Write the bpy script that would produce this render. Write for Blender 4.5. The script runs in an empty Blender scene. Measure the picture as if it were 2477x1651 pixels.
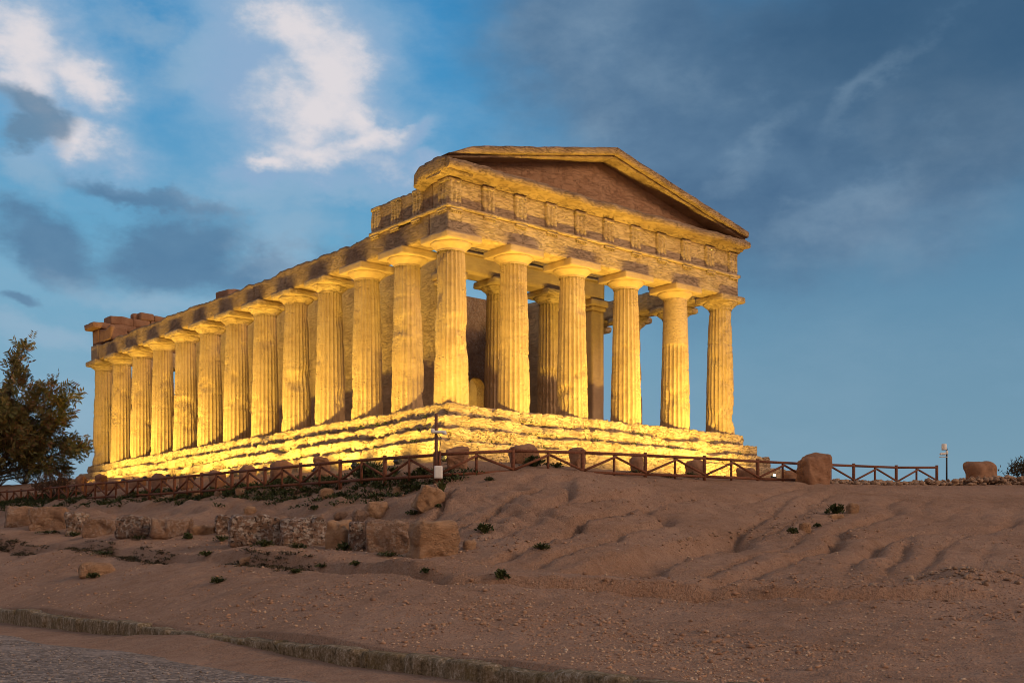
import bpy, math, random
import numpy as np
from mathutils import Vector, Matrix

# ------------------------------------------------------------------ camera, sky, sun, exposure
sc = bpy.context.scene
FPX, CXP, HZP = 2798.4, 1238.5, 1363.2          # focal length, centre and horizon of the photograph, in its pixels
EYE = 1.6
cam_d = bpy.data.cameras.new('camera')
cam_d.sensor_width = 36.0
cam_d.lens = 36.0 * FPX / 2477.0
cam_d.shift_y = (HZP - 825.5) / 2477.0
cam_d.clip_end = 5000
cam = bpy.data.objects.new('camera', cam_d)
cam.location = (0, 0, EYE)
cam.rotation_euler = (math.radians(90), 0, 0)
sc.collection.objects.link(cam)
sc.camera = cam
sc.view_settings.view_transform = 'Standard'
sc.view_settings.look = 'None'
sc.view_settings.exposure = 0.0
sc.view_settings.gamma = 1.0
sc.cycles.filter_width = 1.0
sc.cycles.max_bounces = 6
sc.cycles.diffuse_bounces = 3


def lin(r, g, b):
    f = lambda c: (c / 255 / 12.92) if c / 255 <= .04045 else ((c / 255 + .055) / 1.055) ** 2.4
    return (f(r), f(g), f(b), 1)


class NT:
    """small helper round a node tree"""
    def __init__(s, tree):
        s.t = tree
        s.n = tree.nodes
        s.l = tree.links

    def put(s, sock, v):
        if isinstance(v, (int, float)):
            sock.default_value = v
        elif isinstance(v, (tuple, list)):
            if sock.type == 'VECTOR':
                sock.default_value = v[:3]
            else:
                sock.default_value = v if len(v) == 4 else (*v, 1)
        else:
            s.l.new(v, sock)

    def m(s, op, a, b=0.0, c=None, clamp=False):
        n = s.n.new('ShaderNodeMath')
        n.operation = op
        n.use_clamp = clamp
        s.put(n.inputs[0], a)
        s.put(n.inputs[1], b)
        if c is not None:
            s.put(n.inputs[2], c)
        return n.outputs[0]

    def vm(s, op, a, b=None):
        n = s.n.new('ShaderNodeVectorMath')
        n.operation = op
        s.put(n.inputs[0], a)
        if b is not None:
            s.put(n.inputs[1], b)
        return n.outputs[0]

    def scale(s, a, k):
        return s.vm('MULTIPLY', a, k)

    def noise(s, vec, scale, detail=4, rough=.55, dist=0.0):
        n = s.n.new('ShaderNodeTexNoise')
        s.put(n.inputs['Vector'], vec)
        n.inputs['Scale'].default_value = scale
        n.inputs['Detail'].default_value = detail
        n.inputs['Roughness'].default_value = rough
        n.inputs['Distortion'].default_value = dist
        return n.outputs[0]

    def voro(s, vec, scale, feature='F1', out=0):
        n = s.n.new('ShaderNodeTexVoronoi')
        n.feature = feature
        s.put(n.inputs['Vector'], vec)
        n.inputs['Scale'].default_value = scale
        return n.outputs[out]

    def ramp(s, fac, stops, smooth=False):
        n = s.n.new('ShaderNodeValToRGB')
        s.put(n.inputs[0], fac)
        cr = n.color_ramp
        cr.interpolation = 'EASE' if smooth else 'LINEAR'
        while len(cr.elements) < len(stops):
            cr.elements.new(.5)
        for e, (p, c) in zip(cr.elements, stops):
            e.position = p
            e.color = c if len(c) == 4 else (*c, 1)
        return n.outputs[0]

    def mix(s, fac, a, b, mode='MIX'):
        n = s.n.new('ShaderNodeMix')
        n.data_type = 'RGBA'
        n.blend_type = mode
        s.put(n.inputs[0], fac)
        s.put(n.inputs[6], a)
        s.put(n.inputs[7], b)
        return n.outputs[2]

    def step(s, x, lo, hi):
        n = s.n.new('ShaderNodeMapRange')
        n.interpolation_type = 'SMOOTHSTEP'
        s.put(n.inputs[0], x)
        n.inputs[1].default_value = lo
        n.inputs[2].default_value = hi
        return n.outputs[0]


SUN_EL, SUN_AZ = math.radians(22), math.radians(112)      # soft afterglow from behind the camera, on its right


def build_world():
    w = bpy.data.worlds.new('World')
    sc.world = w
    w.use_nodes = True
    T = NT(w.node_tree)
    T.n.clear()
    out = T.n.new('ShaderNodeOutputWorld')
    bg = T.n.new('ShaderNodeBackground')
    T.l.new(bg.outputs[0], out.inputs[0])
    d = T.n.new('ShaderNodeTexCoord').outputs['Generated']
    sx = T.n.new('ShaderNodeSeparateXYZ')
    T.l.new(d, sx.inputs[0])
    x, y, z = sx.outputs
    az = T.m('ARCTAN2', x, y)
    el = T.m('ARCSINE', z)

    def A(px, py):                                        # compass bearing and height of a point of the sky
        X = (px * 1.0531 - CXP) / FPX
        Z = (HZP - py * 1.0531) / FPX
        return math.atan(X), math.atan(Z / math.hypot(1, X))

    # a physical sky for the base and a graded dusk tint over it
    sky = T.n.new('ShaderNodeTexSky')
    sky.sky_type = 'NISHITA'
    sky.sun_disc = False
    sky.sun_elevation = SUN_EL
    sky.sun_rotation = SUN_AZ
    nish = T.vm('MULTIPLY', sky.outputs[0], (.05, .05, .05))
    grad = T.ramp(T.m('MULTIPLY', el, 2.0, clamp=True), [
        (0.0, lin(134, 158, 176)), (.16, lin(134, 168, 189)), (.34, lin(126, 173, 200)), (.52, lin(106, 170, 206)),
        (.72, lin(78, 156, 206)), (.95, lin(40, 138, 198))])
    base = T.mix(.12, grad, nish)
    right = T.step(az, -.10, .30)
    base = T.mix(T.m('MULTIPLY', right, .75), base, T.ramp(T.m('MULTIPLY', el, 2.0, clamp=True), [
        (0.0, lin(126, 162, 178)), (.2, lin(112, 150, 172)), (.45, lin(90, 130, 160)), (.95, lin(54, 94, 130))]))

    # warped coordinates
    dn = T.vm('MULTIPLY', d, (1, 1, 1.7))
    n1 = T.noise(dn, 5.5, 6, .6)
    n2 = T.noise(T.vm('ADD', dn, (3.1, 7.7, 1.3)), 5.5, 6, .6)
    n3 = T.noise(T.vm('ADD', dn, (9.1, 2.7, 5.3)), 11, 8, .62)
    n4 = T.noise(T.vm('ADD', dn, (1.9, 4.7, 8.3)), 4.0, 7, .58)
    azw = T.m('ADD', az, T.m('MULTIPLY', T.m('SUBTRACT', n1, .5), .16))
    elw = T.m('ADD', el, T.m('MULTIPLY', T.m('SUBTRACT', n2, .5), .12))

    def blob(px, py, rx, ry, rot=0, k=1.0):
        a, e = A(px, py)
        dx = T.m('SUBTRACT', azw, a)
        dy = T.m('SUBTRACT', elw, e)
        c, s = math.cos(math.radians(rot)), math.sin(math.radians(rot))
        rx, ry = rx / 2657, ry / 2657
        u = T.m('MULTIPLY_ADD', dx, c / rx, T.m('MULTIPLY', dy, s / rx))
        v = T.m('MULTIPLY_ADD', dx, -s / ry, T.m('MULTIPLY', dy, c / ry))
        q = T.m('MULTIPLY_ADD', u, u, T.m('MULTIPLY', v, v))
        g = T.m('SUBTRACT', 1.0, T.m('SQRT', q))
        return T.m('MULTIPLY', T.m('MAXIMUM', g, -1.0), k)

    def union(bs):
        r = bs[0]
        for b in bs[1:]:
            r = T.m('SMOOTH_MAX', r, b, .25)
        return r

    n5 = T.noise(T.vm('ADD', dn, (7.3, 1.7, 3.9)), 24, 8, .62)
    fine = T.m('ADD', T.m('MULTIPLY', T.m('SUBTRACT', n3, .5), 1.3), T.m('MULTIPLY', T.m('SUBTRACT', n5, .5), .55))

    hz = T.noise(T.vm('ADD', T.vm('MULTIPLY', d, (1, 1, 2.2)), (2.2, 5.1, .7)), 3.6, 9, .62)
    hm = T.m('MULTIPLY', T.step(hz, .40, .72), T.m('SUBTRACT', 1.0, T.m('MULTIPLY', T.step(az, -.05, .2), .7)))
    base = T.mix(T.m('MULTIPLY', hm, .42), base, lin(160, 186, 206))
    # broad slate veil on the right
    veil = union([blob(1950, 230, 900, 400, 12), blob(1480, 150, 460, 280, -20), blob(2250, 60, 600, 330, 0)])
    vd = T.step(T.m('ADD', veil, T.m('MULTIPLY', T.m('SUBTRACT', n4, .5), 1.1)), -.12, .55)
    streak = T.noise(T.vm('ADD', T.vm('MULTIPLY', d, (1, 1, 1.8)), (.4, 0, .2)), 5, 8, .58)
    veil_c = T.ramp(streak, [(.34, lin(72, 103, 136)), (.50, lin(92, 122, 152)), (.66, lin(122, 147, 171))])
    tr = T.step(blob(2300, 40, 760, 330, -10), -.3, .75)
    veil_c = T.mix(T.m('MULTIPLY', tr, .75), veil_c, lin(50, 84, 115))
    c = T.mix(T.m('MULTIPLY', vd, .9), base, veil_c)
    # pale mackerel streaks below the veil
    st = union([blob(1690, 410, 130, 55, 20), blob(1400, 290, 130, 50, 28), blob(1985, 235, 170, 34, 38), blob(1870, 480, 260, 50, 22), blob(1800, 330, 130, 40, 40), blob(1560, 180, 300, 70, -20, .8)])
    sd = T.step(T.m('ADD', st, T.m('ADD', fine, T.m('MULTIPLY', T.m('SUBTRACT', streak, .5), 1.8))), -.05, 1.15)
    c = T.mix(T.m('MULTIPLY', sd, .30), c, lin(138, 164, 186))
    # darker low clouds on the left
    dk = union([blob(90, 540, 190, 85, -12), blob(410, 560, 190, 80, 4), blob(380, 450, 190, 30, -8), blob(650, 600, 240, 55, 6), blob(30, 690, 90, 25)])
    dd = T.step(T.m('ADD', dk, fine), -.12, .6)
    c = T.mix(T.m('MULTIPLY', dd, .8), c, T.ramp(n4, [(.35, lin(82, 116, 150)), (.65, lin(112, 146, 175))]))
    # thin pale wisps
    ws = union([blob(680, 440, 230, 90, 8), blob(690, 520, 200, 90, 8), blob(820, 430, 140, 60, 0), blob(330, 640, 260, 55, -6), blob(90, 780, 330, 50, -4), blob(470, 110, 210, 80, 30), blob(300, 30, 200, 60), blob(60, 380, 130, 50, -15)])
    wd = T.step(T.m('ADD', ws, fine), -.05, .9)
    c = T.mix(T.m('MULTIPLY', wd, .5), c, lin(158, 182, 203))
    # big white cumulus and its neighbours
    wh = union([blob(690, 90, 190, 170, 30), blob(760, 230, 170, 130, -30), blob(600, 120, 120, 190, 20, .8), blob(690, 250, 140, 130, 0), blob(860, 310, 110, 70, -30),
                blob(760, 340, 210, 85, 0, 1.15), blob(620, 385, 90, 40, 0), blob(880, 340, 90, 70, 20), blob(945, 300, 75, 30, 25), blob(960, 360, 50, 30, 30),
                blob(50, 130, 150, 130, -40), blob(180, 165, 120, 75, -30), blob(205, 325, 150, 52, -8), blob(620, 370, 70, 30)])
    wdn = T.m('ADD', wh, fine)
    halo = T.step(wdn, -.75, .3)
    c = T.mix(T.m('MULTIPLY', halo, .62), c, lin(142, 178, 208))
    whd = T.step(wdn, -.32, .58)
    core = union([blob(720, 110, 100, 130, 25), blob(810, 240, 120, 60, -40), blob(40, 140, 140, 110, -40), blob(190, 170, 100, 55, -30), blob(205, 325, 130, 42, -6), blob(760, 345, 170, 50, 0), blob(735, 250, 120, 110, -20), blob(620, 370, 60, 25), blob(870, 310, 90, 40, 20), blob(650, 30, 90, 60)])
    cd = T.step(T.m('ADD', core, T.m('ADD', T.m('MULTIPLY', T.m('SUBTRACT', n3, .5), 1.9), T.m('MULTIPLY', T.m('SUBTRACT', n5, .5), 1.2))), -.40, .85)
    wc = T.ramp(cd, [(0, lin(140, 172, 205)), (.4, lin(172, 189, 210)), (1, lin(222, 217, 221))])
    c = T.mix(whd, c, wc)
    us = union([blob(60, 255, 150, 50, -18), blob(20, 290, 90, 40)])
    c = T.mix(T.m('MULTIPLY', T.step(T.m('ADD', us, fine), -.1, .55), .85), c, lin(100, 132, 160))

    # the half of the sky behind the camera: warm afterglow on thin cloud
    back = T.step(y, .35, -.45)
    warm = T.ramp(T.m('MULTIPLY', el, 1.0, clamp=True), [(0, (.74, .46, .30)), (.35, (.64, .46, .37)), (1, (.40, .42, .48))])
    c = T.mix(back, c, warm)
    top = T.step(z, .5, .85)
    c = T.mix(top, c, (.34, .35, .39))
    T.l.new(c, bg.inputs[0])
    bg.inputs[1].default_value = 1.0


build_world()
sun_d = bpy.data.lights.new('sun', 'SUN')
sun_d.energy = 1.6
sun_d.angle = math.radians(16)
sun_d.color = (1.0, .66, .42)
sun = bpy.data.objects.new('sun', sun_d)
sd_ = Vector((math.sin(SUN_AZ) * math.cos(SUN_EL), math.cos(SUN_AZ) * math.cos(SUN_EL), math.sin(SUN_EL)))
sun.rotation_euler = (-sd_).to_track_quat('-Z', 'Y').to_euler()
sun.location = (40, -40, 40)
sc.collection.objects.link(sun)

LAMP_COL = (1.0, .66, .10)
LAMP_POWER = 3350.0

# ------------------------------------------------------------------ noise in numpy
def _hash(x, y, z):
    h = (x.astype(np.uint32) * np.uint32(374761393) + y.astype(np.uint32) * np.uint32(668265263) + z.astype(np.uint32) * np.uint32(2246822519))
    h = (h ^ (h >> np.uint32(13))) * np.uint32(1274126177)
    h = h ^ (h >> np.uint32(16))
    return h.astype(np.float64) / 4294967295.0 * 2 - 1


def vnoise(p):
    p = np.asarray(p, float)
    i = np.floor(p).astype(np.int64)
    f = p - i
    u = f * f * f * (f * (f * 6 - 15) + 10)
    r = 0
    for a in (0, 1):
        for b in (0, 1):
            for c in (0, 1):
                w = (u[:, 0] if a else 1 - u[:, 0]) * (u[:, 1] if b else 1 - u[:, 1]) * (u[:, 2] if c else 1 - u[:, 2])
                r = r + w * _hash(i[:, 0] + a, i[:, 1] + b, i[:, 2] + c)
    return r


def fbm(p, octv=4, gain=.5):
    p = np.asarray(p, float)
    s, a, r = 0, 1, 0
    for k in range(octv):
        r = r + a * vnoise(p + 17.3 * k)
        s += a
        a *= gain
        p = p * 2.03
    return r / s


def sstep(x, a, b):
    t = np.clip((x - a) / (b - a), 0, 1)
    return t * t * (3 - 2 * t)


# ------------------------------------------------------------------ object helpers
COL = sc.collection


def make_mesh(name, v, f, mat, smooth=True):
    v = np.asarray(v, np.float32)
    me = bpy.data.meshes.new(name)
    if isinstance(f, np.ndarray):
        n, k = f.shape
        me.vertices.add(len(v))
        me.vertices.foreach_set('co', v.ravel())
        me.loops.add(n * k)
        me.loops.foreach_set('vertex_index', f.astype(np.int32).ravel())
        me.polygons.add(n)
        me.polygons.foreach_set('loop_start', np.arange(0, n * k, k, dtype=np.int32))
        me.polygons.foreach_set('loop_total', np.full(n, k, np.int32))
        me.update(calc_edges=True)
        me.validate()
    else:
        me.from_pydata([tuple(map(float, q)) for q in v], [], [tuple(map(int, q)) for q in f])
        me.update()
    me.materials.append(mat)
    if smooth:
        me.polygons.foreach_set('use_smooth', np.ones(len(me.polygons), bool))
    return me


def link(name, me, parent=None, loc=(0, 0, 0), rot=(0, 0, 0)):
    o = bpy.data.objects.new(name, me)
    COL.objects.link(o)
    o.location = loc
    o.rotation_euler = rot
    if parent is not None:
        o.parent = parent
    return o


def tag(o, label=None, cat=None, group=None, kind=None):
    if label:
        o['label'] = label
    if cat:
        o['category'] = cat
    if group:
        o['group'] = group
    if kind:
        o['kind'] = kind
    return o


def thing(name, label, cat, loc=(0, 0, 0), rz=0, group=None):
    return tag(link(name, None, None, loc, (0, 0, rz)), label, cat, group)


def box_grid(half, sp):
    """surface of a box as a welded grid of quads"""
    hx, hy, hz = half
    n = [max(1, int(round(2 * h / s))) for h, s in zip(half, sp if isinstance(sp, tuple) else (sp,) * 3)]
    V, F, base = [], [], 0
    for ax in range(3):
        u, w = (ax + 1) % 3, (ax + 2) % 3
        gu, gw = np.linspace(-half[u], half[u], n[u] + 1), np.linspace(-half[w], half[w], n[w] + 1)
        U, W = np.meshgrid(gu, gw, indexing='ij')
        for sg in (-1, 1):
            p = np.zeros((U.size, 3))
            p[:, u], p[:, w], p[:, ax] = U.ravel(), W.ravel(), sg * half[ax]
            I = np.arange(U.size).reshape(U.shape) + base
            q = np.stack([I[:-1, :-1], I[1:, :-1], I[1:, 1:], I[:-1, 1:]], -1).reshape(-1, 4)
            if sg < 0:
                q = q[:, ::-1]
            V.append(p)
            F.append(q)
            base += U.size
    V, F = np.concatenate(V), np.concatenate(F)
    key = np.round(V * 2000).astype(np.int64)
    _, idx, inv = np.unique(key, axis=0, return_index=True, return_inverse=True)
    return V[idx], inv.ravel()[F]


def vec_noise(p, freq, octv, seed):
    q = p * freq + seed * 7.31
    return np.stack([fbm(q, octv), fbm(q + 31.7, octv), fbm(q + 63.1, octv)], 1)


def rough_box(half, sp, r=.05, amp=.03, freq=1.5, seed=0, off=(0, 0, 0), octv=4, chips=0.0):
    """a weathered stone block: rounded edges, uneven faces"""
    V, F = box_grid(half, sp)
    h = np.array(half)
    rr = np.minimum(r, h * .95)
    q = np.clip(V, -(h - rr), h - rr)
    dlt = (V - q) / rr
    ln = np.linalg.norm(dlt, axis=1, keepdims=True)
    V = q + np.where(ln > 1e-6, dlt / np.maximum(ln, 1e-6), 0) * rr * np.where(ln > 1e-6, 1, 0)
    P = V + np.array(off)
    V = P + amp * vec_noise(P, freq, octv, seed)
    if chips:
        m = np.clip(fbm(P * 1.1 + seed * 3.7, 3) - .1, 0, 1)[:, None]
        V = V - chips * m * (P - np.array(off)) / np.maximum(np.linalg.norm(P - np.array(off), axis=1, keepdims=True), .1)
    return V, F


def join(parts):
    V, F, b = [], [], 0
    for v, f in parts:
        V.append(np.asarray(v, float))
        F.append(np.asarray(f) + b)
        b += len(v)
    return np.concatenate(V), np.concatenate(F)


def tube(p0, p1, r0, r1=None, n=8, cap=True):
    """a round bar from p0 to p1 (quads; ends closed by a degenerate-free fan ring)"""
    r1 = r0 if r1 is None else r1
    p0, p1 = np.array(p0, float), np.array(p1, float)
    d = p1 - p0
    d = d / np.linalg.norm(d)
    a = np.cross(d, (0, 0, 1) if abs(d[2]) < .9 else (1, 0, 0))
    a /= np.linalg.norm(a)
    b = np.cross(d, a)
    th = np.linspace(0, 2 * np.pi, n, endpoint=False)
    ring = np.outer(np.cos(th), a) + np.outer(np.sin(th), b)
    rows = [p0 + ring * r0 * .02, p0 + ring * r0, p1 + ring * r1, p1 + ring * r1 * .02] if cap else [p0 + ring * r0, p1 + ring * r1]
    V = np.concatenate(rows)
    F = []
    for k in range(len(rows) - 1):
        for i in range(n):
            j = (i + 1) % n
            F.append((k * n + i, k * n + j, (k + 1) * n + j, (k + 1) * n + i))
    return V, np.array(F)


def lathe(prof, n=32):
    th = np.linspace(0, 2 * np.pi, n, endpoint=False)
    V = np.concatenate([np.stack([r * np.cos(th), r * np.sin(th), np.full(n, z)], 1) for r, z in prof])
    F = []
    for k in range(len(prof) - 1):
        for i in range(n):
            j = (i + 1) % n
            F.append((k * n + i, k * n + j, (k + 1) * n + j, (k + 1) * n + i))
    return V, np.array(F)


# ------------------------------------------------------------------ materials
def new_mat(name):
    m = bpy.data.materials.new(name)
    m.use_nodes = True
    T = NT(m.node_tree)
    b = T.n['Principled BSDF']
    b.inputs['Roughness'].default_value = .9
    b.inputs['Specular IOR Level'].default_value = .2
    return m, T, b


def bump(T, b, h, strength, dist):
    n = T.n.new('ShaderNodeBump')
    n.inputs['Strength'].default_value = strength
    n.inputs['Distance'].default_value = dist
    T.l.new(h, n.inputs['Height'])
    T.l.new(n.outputs[0], b.inputs['Normal'])


def stone_mat(name, dark, mid, light, pit=1.0, strata=1.0, scale=1.0, lichen=0.0, dist=.042):
    m, T, b = new_mat(name)
    p = T.n.new('ShaderNodeNewGeometry').outputs['Position']
    n1 = T.noise(p, 1.1 * scale, 6, .6)
    n2 = T.noise(T.vm('MULTIPLY', p, (1, 1, 3.2)), 3.4 * scale, 6, .65)
    n3 = T.noise(p, 22 * scale, 4, .6)
    c = T.ramp(T.m('ADD', T.m('MULTIPLY', n1, .72), T.m('MULTIPLY', n2, .28)), [(.30, dark), (.48, mid), (.70, light)])
    c = T.mix(T.m('MULTIPLY', T.step(n3, .56, .70), .2), c, dark)
    if lichen:
        lz = T.m('MULTIPLY', T.step(T.noise(p, 8, 5, .75), .50, .56), T.step(T.noise(p, .8, 3), .42 - .14 * (lichen >= 1), .56 - .14 * (lichen >= 1)))
        c = T.mix(T.m('MULTIPLY', lz, lichen), c, (.46, .40, .35, 1))
        lk = T.m('MULTIPLY', T.step(T.noise(T.vm('ADD', p, (5, 3, 1)), 10, 5, .75), .53, .60), lichen)
        c = T.mix(lk, c, (.06, .045, .04, 1))
    T.l.new(c, b.inputs['Base Color'])
    vz = T.voro(T.vm('MULTIPLY', p, (1, 1, 1.9)), 7.5 * scale)
    pits = T.m('MULTIPLY', T.m('SUBTRACT', 1.0, T.step(vz, .08, .42)), T.step(T.noise(p, 1.7, 3), .42, .62))
    # thin worn-out seams lying along the beds
    n5 = T.noise(T.vm('MULTIPLY', p, (1, 1, 4.5)), 1.9 * scale, 5, .6)
    seam = T.m('MULTIPLY', T.m('SUBTRACT', 1.0, T.step(T.m('ABSOLUTE', T.m('SUBTRACT', n5, .5)), .004, .03)), strata)
    n6 = T.noise(T.vm('MULTIPLY', p, (1, 1, 2.0)), 9 * scale, 4, .65)
    h = T.m('SUBTRACT', T.m('ADD', T.m('MULTIPLY', n2, .9 * strata), T.m('ADD', T.m('MULTIPLY', n3, .22), T.m('MULTIPLY', n6, .42))),
            T.m('ADD', T.m('MULTIPLY', pits, .8 * pit), T.m('MULTIPLY', seam, .6)))
    bump(T, b, h, 1.0, dist)
    return m


M_TEMPLE = stone_mat('temple_limestone', (.30, .195, .115), (.43, .30, .18), (.54, .40, .25))
M_SHAFT = stone_mat('fluted_limestone', (.36, .24, .145), (.44, .31, .185), (.52, .38, .24), pit=1.3, strata=.4, dist=.030)
M_STEP = stone_mat('worn_step_stone', (.33, .22, .14), (.47, .335, .215), (.58, .44, .30), pit=2.2, strata=.4, dist=.13)
M_PLAIN = stone_mat('dressed_limestone', (.36, .24, .145), (.44, .305, .185), (.50, .36, .22), pit=.35, strata=.4, dist=.022)
M_CORNICE = stone_mat('shaded_cornice_stone', (.19, .115, .07), (.31, .205, .125), (.42, .29, .18))  # darker limestone: weak light on cornices and side entablature put into the colour
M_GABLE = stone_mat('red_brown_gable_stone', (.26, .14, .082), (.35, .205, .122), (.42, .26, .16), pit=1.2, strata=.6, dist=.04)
M_BLOCK = stone_mat('fallen_block_stone', (.16, .095, .062), (.27, .165, .11), (.37, .245, .165), pit=1.2, strata=.15, scale=2.2, lichen=.35, dist=.10)
M_LICHEN = stone_mat('lichened_block_stone', (.14, .085, .06), (.25, .155, .11), (.37, .26, .18), pit=1.2, strata=.5, scale=2.2, lichen=1.0, dist=.09)
M_BLOCKW = stone_mat('warm_block_stone', (.24, .135, .075), (.36, .215, .125), (.44, .28, .17), pit=.9, strata=.15, scale=2.2, lichen=.12, dist=.10)
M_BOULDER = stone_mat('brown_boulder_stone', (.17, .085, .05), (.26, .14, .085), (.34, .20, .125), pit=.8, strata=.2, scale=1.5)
M_KERB = None


def ground_mat():
    m, T, b = new_mat('dusty_earth')
    p = T.n.new('ShaderNodeNewGeometry').outputs['Position']
    n1 = T.noise(p, .35, 5, .6)
    n2 = T.noise(p, 2.6, 6, .65)
    n3 = T.noise(p, 26, 3, .6)
    c = T.ramp(n1, [(.32, (.27, .16, .103)), (.5, (.355, .22, .152)), (.7, (.44, .29, .21))])
    c = T.mix(.45, c, T.ramp(n2, [(.3, (.235, .137, .09)), (.52, (.355, .22, .152)), (.75, (.47, .318, .23))]))
    v = T.voro(p, 17)
    peb = T.m('MULTIPLY', T.m('SUBTRACT', 1.0, T.step(v, .10, .26)), T.step(T.noise(p, 1.3, 4), .47, .62))
    c = T.mix(T.m('MULTIPLY', peb, .5), c, (.46, .35, .27, 1))
    c = T.mix(T.m('MULTIPLY', T.step(n3, .52, .66), .55), c, (.16, .092, .062, 1))
    n4 = T.noise(p, 11, 4, .7)
    c = T.mix(T.m('MULTIPLY', T.step(n4, .54, .66), .4), c, (.19, .11, .072, 1))
    c = T.mix(T.m('MULTIPLY', T.step(T.noise(p, 33, 2, .6), .6, .68), .5), c, (.48, .36, .27, 1))
    # thin dry weeds staining the bank under the long fence
    T.l.new(c, b.inputs['Base Color'])
    b.inputs['Roughness'].default_value = 1
    b.inputs['Specular IOR Level'].default_value = .1
    h = T.m('ADD', T.m('MULTIPLY', n2, 1.0), T.m('ADD', T.m('MULTIPLY', n3, .3), T.m('ADD', T.m('MULTIPLY', n4, .6), T.m('MULTIPLY', peb, .35))))
    bump(T, b, h, 1.0, .16)
    return m


M_GROUND = ground_mat()


def road_mat():
    m, T, b = new_mat('worn_gravel_asphalt')
    p = T.n.new('ShaderNodeNewGeometry').outputs['Position']
    n1 = T.noise(p, .6, 5, .6)
    v = T.voro(p, 19)
    vc = T.voro(p, 19, out=1)
    hs = T.n.new('ShaderNodeSeparateColor')
    T.l.new(vc, hs.inputs[0])
    c = T.ramp(hs.outputs[0], [(0, (.075, .056, .046)), (.4, (.175, .135, .11)), (.75, (.27, .21, .17)), (1, (.42, .33, .27))])
    c = T.mix(T.m('MULTIPLY', T.step(T.noise(p, 5, 5, .7), .5, .62), .55), c, (.085, .066, .056, 1))
    c = T.mix(T.step(n1, .50, .68), c, (.28, .22, .185, 1))
    T.l.new(c, b.inputs['Base Color'])
    bump(T, b, T.m('SUBTRACT', T.m('MULTIPLY', n1, .6), v), .7, .05)
    return m


M_ROAD = road_mat()


def kerb_mat():
    m, T, b = new_mat('mossy_kerb_stone')
    p = T.n.new('ShaderNodeNewGeometry').outputs['Position']
    n1 = T.m('ADD', T.m('MULTIPLY', T.noise(T.vm('MULTIPLY', p, (1, 1, .4)), 8, 6, .75), .6), T.m('MULTIPLY', T.noise(p, 21, 4, .7), .4))
    n2 = T.noise(p, 1.6, 5, .7)
    c = T.ramp(n1, [(.38, (.07, .052, .03)), (.47, (.19, .14, .08)), (.54, (.29, .22, .145)), (.63, (.50, .43, .35))])
    c = T.mix(T.m('MULTIPLY', T.step(n2, .5, .66), .55), c, (.17, .115, .035, 1))
    T.l.new(c, b.inputs['Base Color'])
    bump(T, b, n1, 1, .12)
    return m


M_KERB = kerb_mat()


def plain_mat(name, col, rough=.8, var=.3, scale=6, metal=0, bmp=0.0, stretch=(1, 1, 1)):
    m, T, b = new_mat(name)
    p = T.n.new('ShaderNodeNewGeometry').outputs['Position']
    n = T.noise(T.vm('MULTIPLY', p, stretch), scale, 5, .6)
    lo = tuple(c * (1 - var) for c in col)
    hi = tuple(min(1, c * (1 + var)) for c in col)
    T.l.new(T.ramp(n, [(.3, lo), (.7, hi)]), b.inputs['Base Color'])
    b.inputs['Roughness'].default_value = rough
    b.inputs['Metallic'].default_value = metal
    if bmp:
        bump(T, b, n, bmp, .03)
    return m


M_WOOD = plain_mat('weathered_brown_wood', (.155, .062, .036), .85, .4, 14, bmp=.5, stretch=(1, 1, 1))
M_RUST = plain_mat('rust_brown_steel', (.14, .062, .042), .6, .35, 8)
M_WHITE = plain_mat('white_painted_metal', (.72, .72, .70), .45, .05, 5)
M_DARK = plain_mat('black_plastic', (.02, .02, .022), .4, .1, 5)
M_STEEL = plain_mat('dark_grey_steel', (.05, .05, .055), .5, .15, 6)
M_BARK = plain_mat('grey_brown_bark', (.10, .07, .05), .95, .4, 9, bmp=.7, stretch=(1, 1, .3))


def leaf_mat(name, cols, scale=1.6):
    m, T, b = new_mat(name)
    p = T.n.new('ShaderNodeNewGeometry')
    n = T.noise(p.outputs['Position'], scale, 4, .6)
    r = T.m('ADD', T.m('MULTIPLY', n, .75), T.m('MULTIPLY', p.outputs['Random Per Island'], .3))
    T.l.new(T.ramp(r, [(.3 + .45 * i / (len(cols) - 1), c) for i, c in enumerate(cols)]), b.inputs['Base Color'])
    b.inputs['Roughness'].default_value = .65
    return m


M_TREE = leaf_mat('olive_and_russet_leaves', [(.085, .095, .032), (.14, .14, .05), (.20, .155, .065), (.24, .115, .065)], .9)
M_WEED = leaf_mat('dark_green_weed_leaves', [(.022, .034, .012), (.045, .062, .02), (.085, .09, .034)], 3)
M_BUSH = leaf_mat('dry_reddish_twigs', [(.05, .04, .022), (.10, .06, .035), (.13, .07, .05)], 2)
M_DBUSH = leaf_mat('dull_dark_leaves', [(.03, .028, .016), (.055, .048, .026), (.09, .065, .04)], 2)

_lens = bpy.data.materials.new('lit_lamp_lens')
_lens.use_nodes = True
_e = _lens.node_tree.nodes['Principled BSDF']
_e.inputs['Emission Color'].default_value = (1, .8, .35, 1)
_e.inputs['Emission Strength'].default_value = 12
M_LENS = _lens

# ------------------------------------------------------------------ the lie of the land
NV, TV = np.array([.763, .646]), np.array([.646, -.763])    # across and along the kerb, the fence and the temple's long side
S_K = 9.80                                                   # the kerb
YAW = .69757                                                 # the temple's turn
CORNER = np.array([-2.453, 46.73])                           # axis of the near corner column
STYLO = 7.98                                                 # height of the temple floor


def loc2w(x, y):
    c, s = math.cos(YAW), math.sin(YAW)
    return CORNER[0] + c * x - s * y, CORNER[1] + s * x + c * y


def W(px, py, d):                                            # photo pixel + distance -> point
    return ((px - CXP) / FPX * d, d, EYE + (HZP - py) / FPX * d)


def WD(px, py, d):
    return W(px * 1.05315, py * 1.05315, d)


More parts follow.
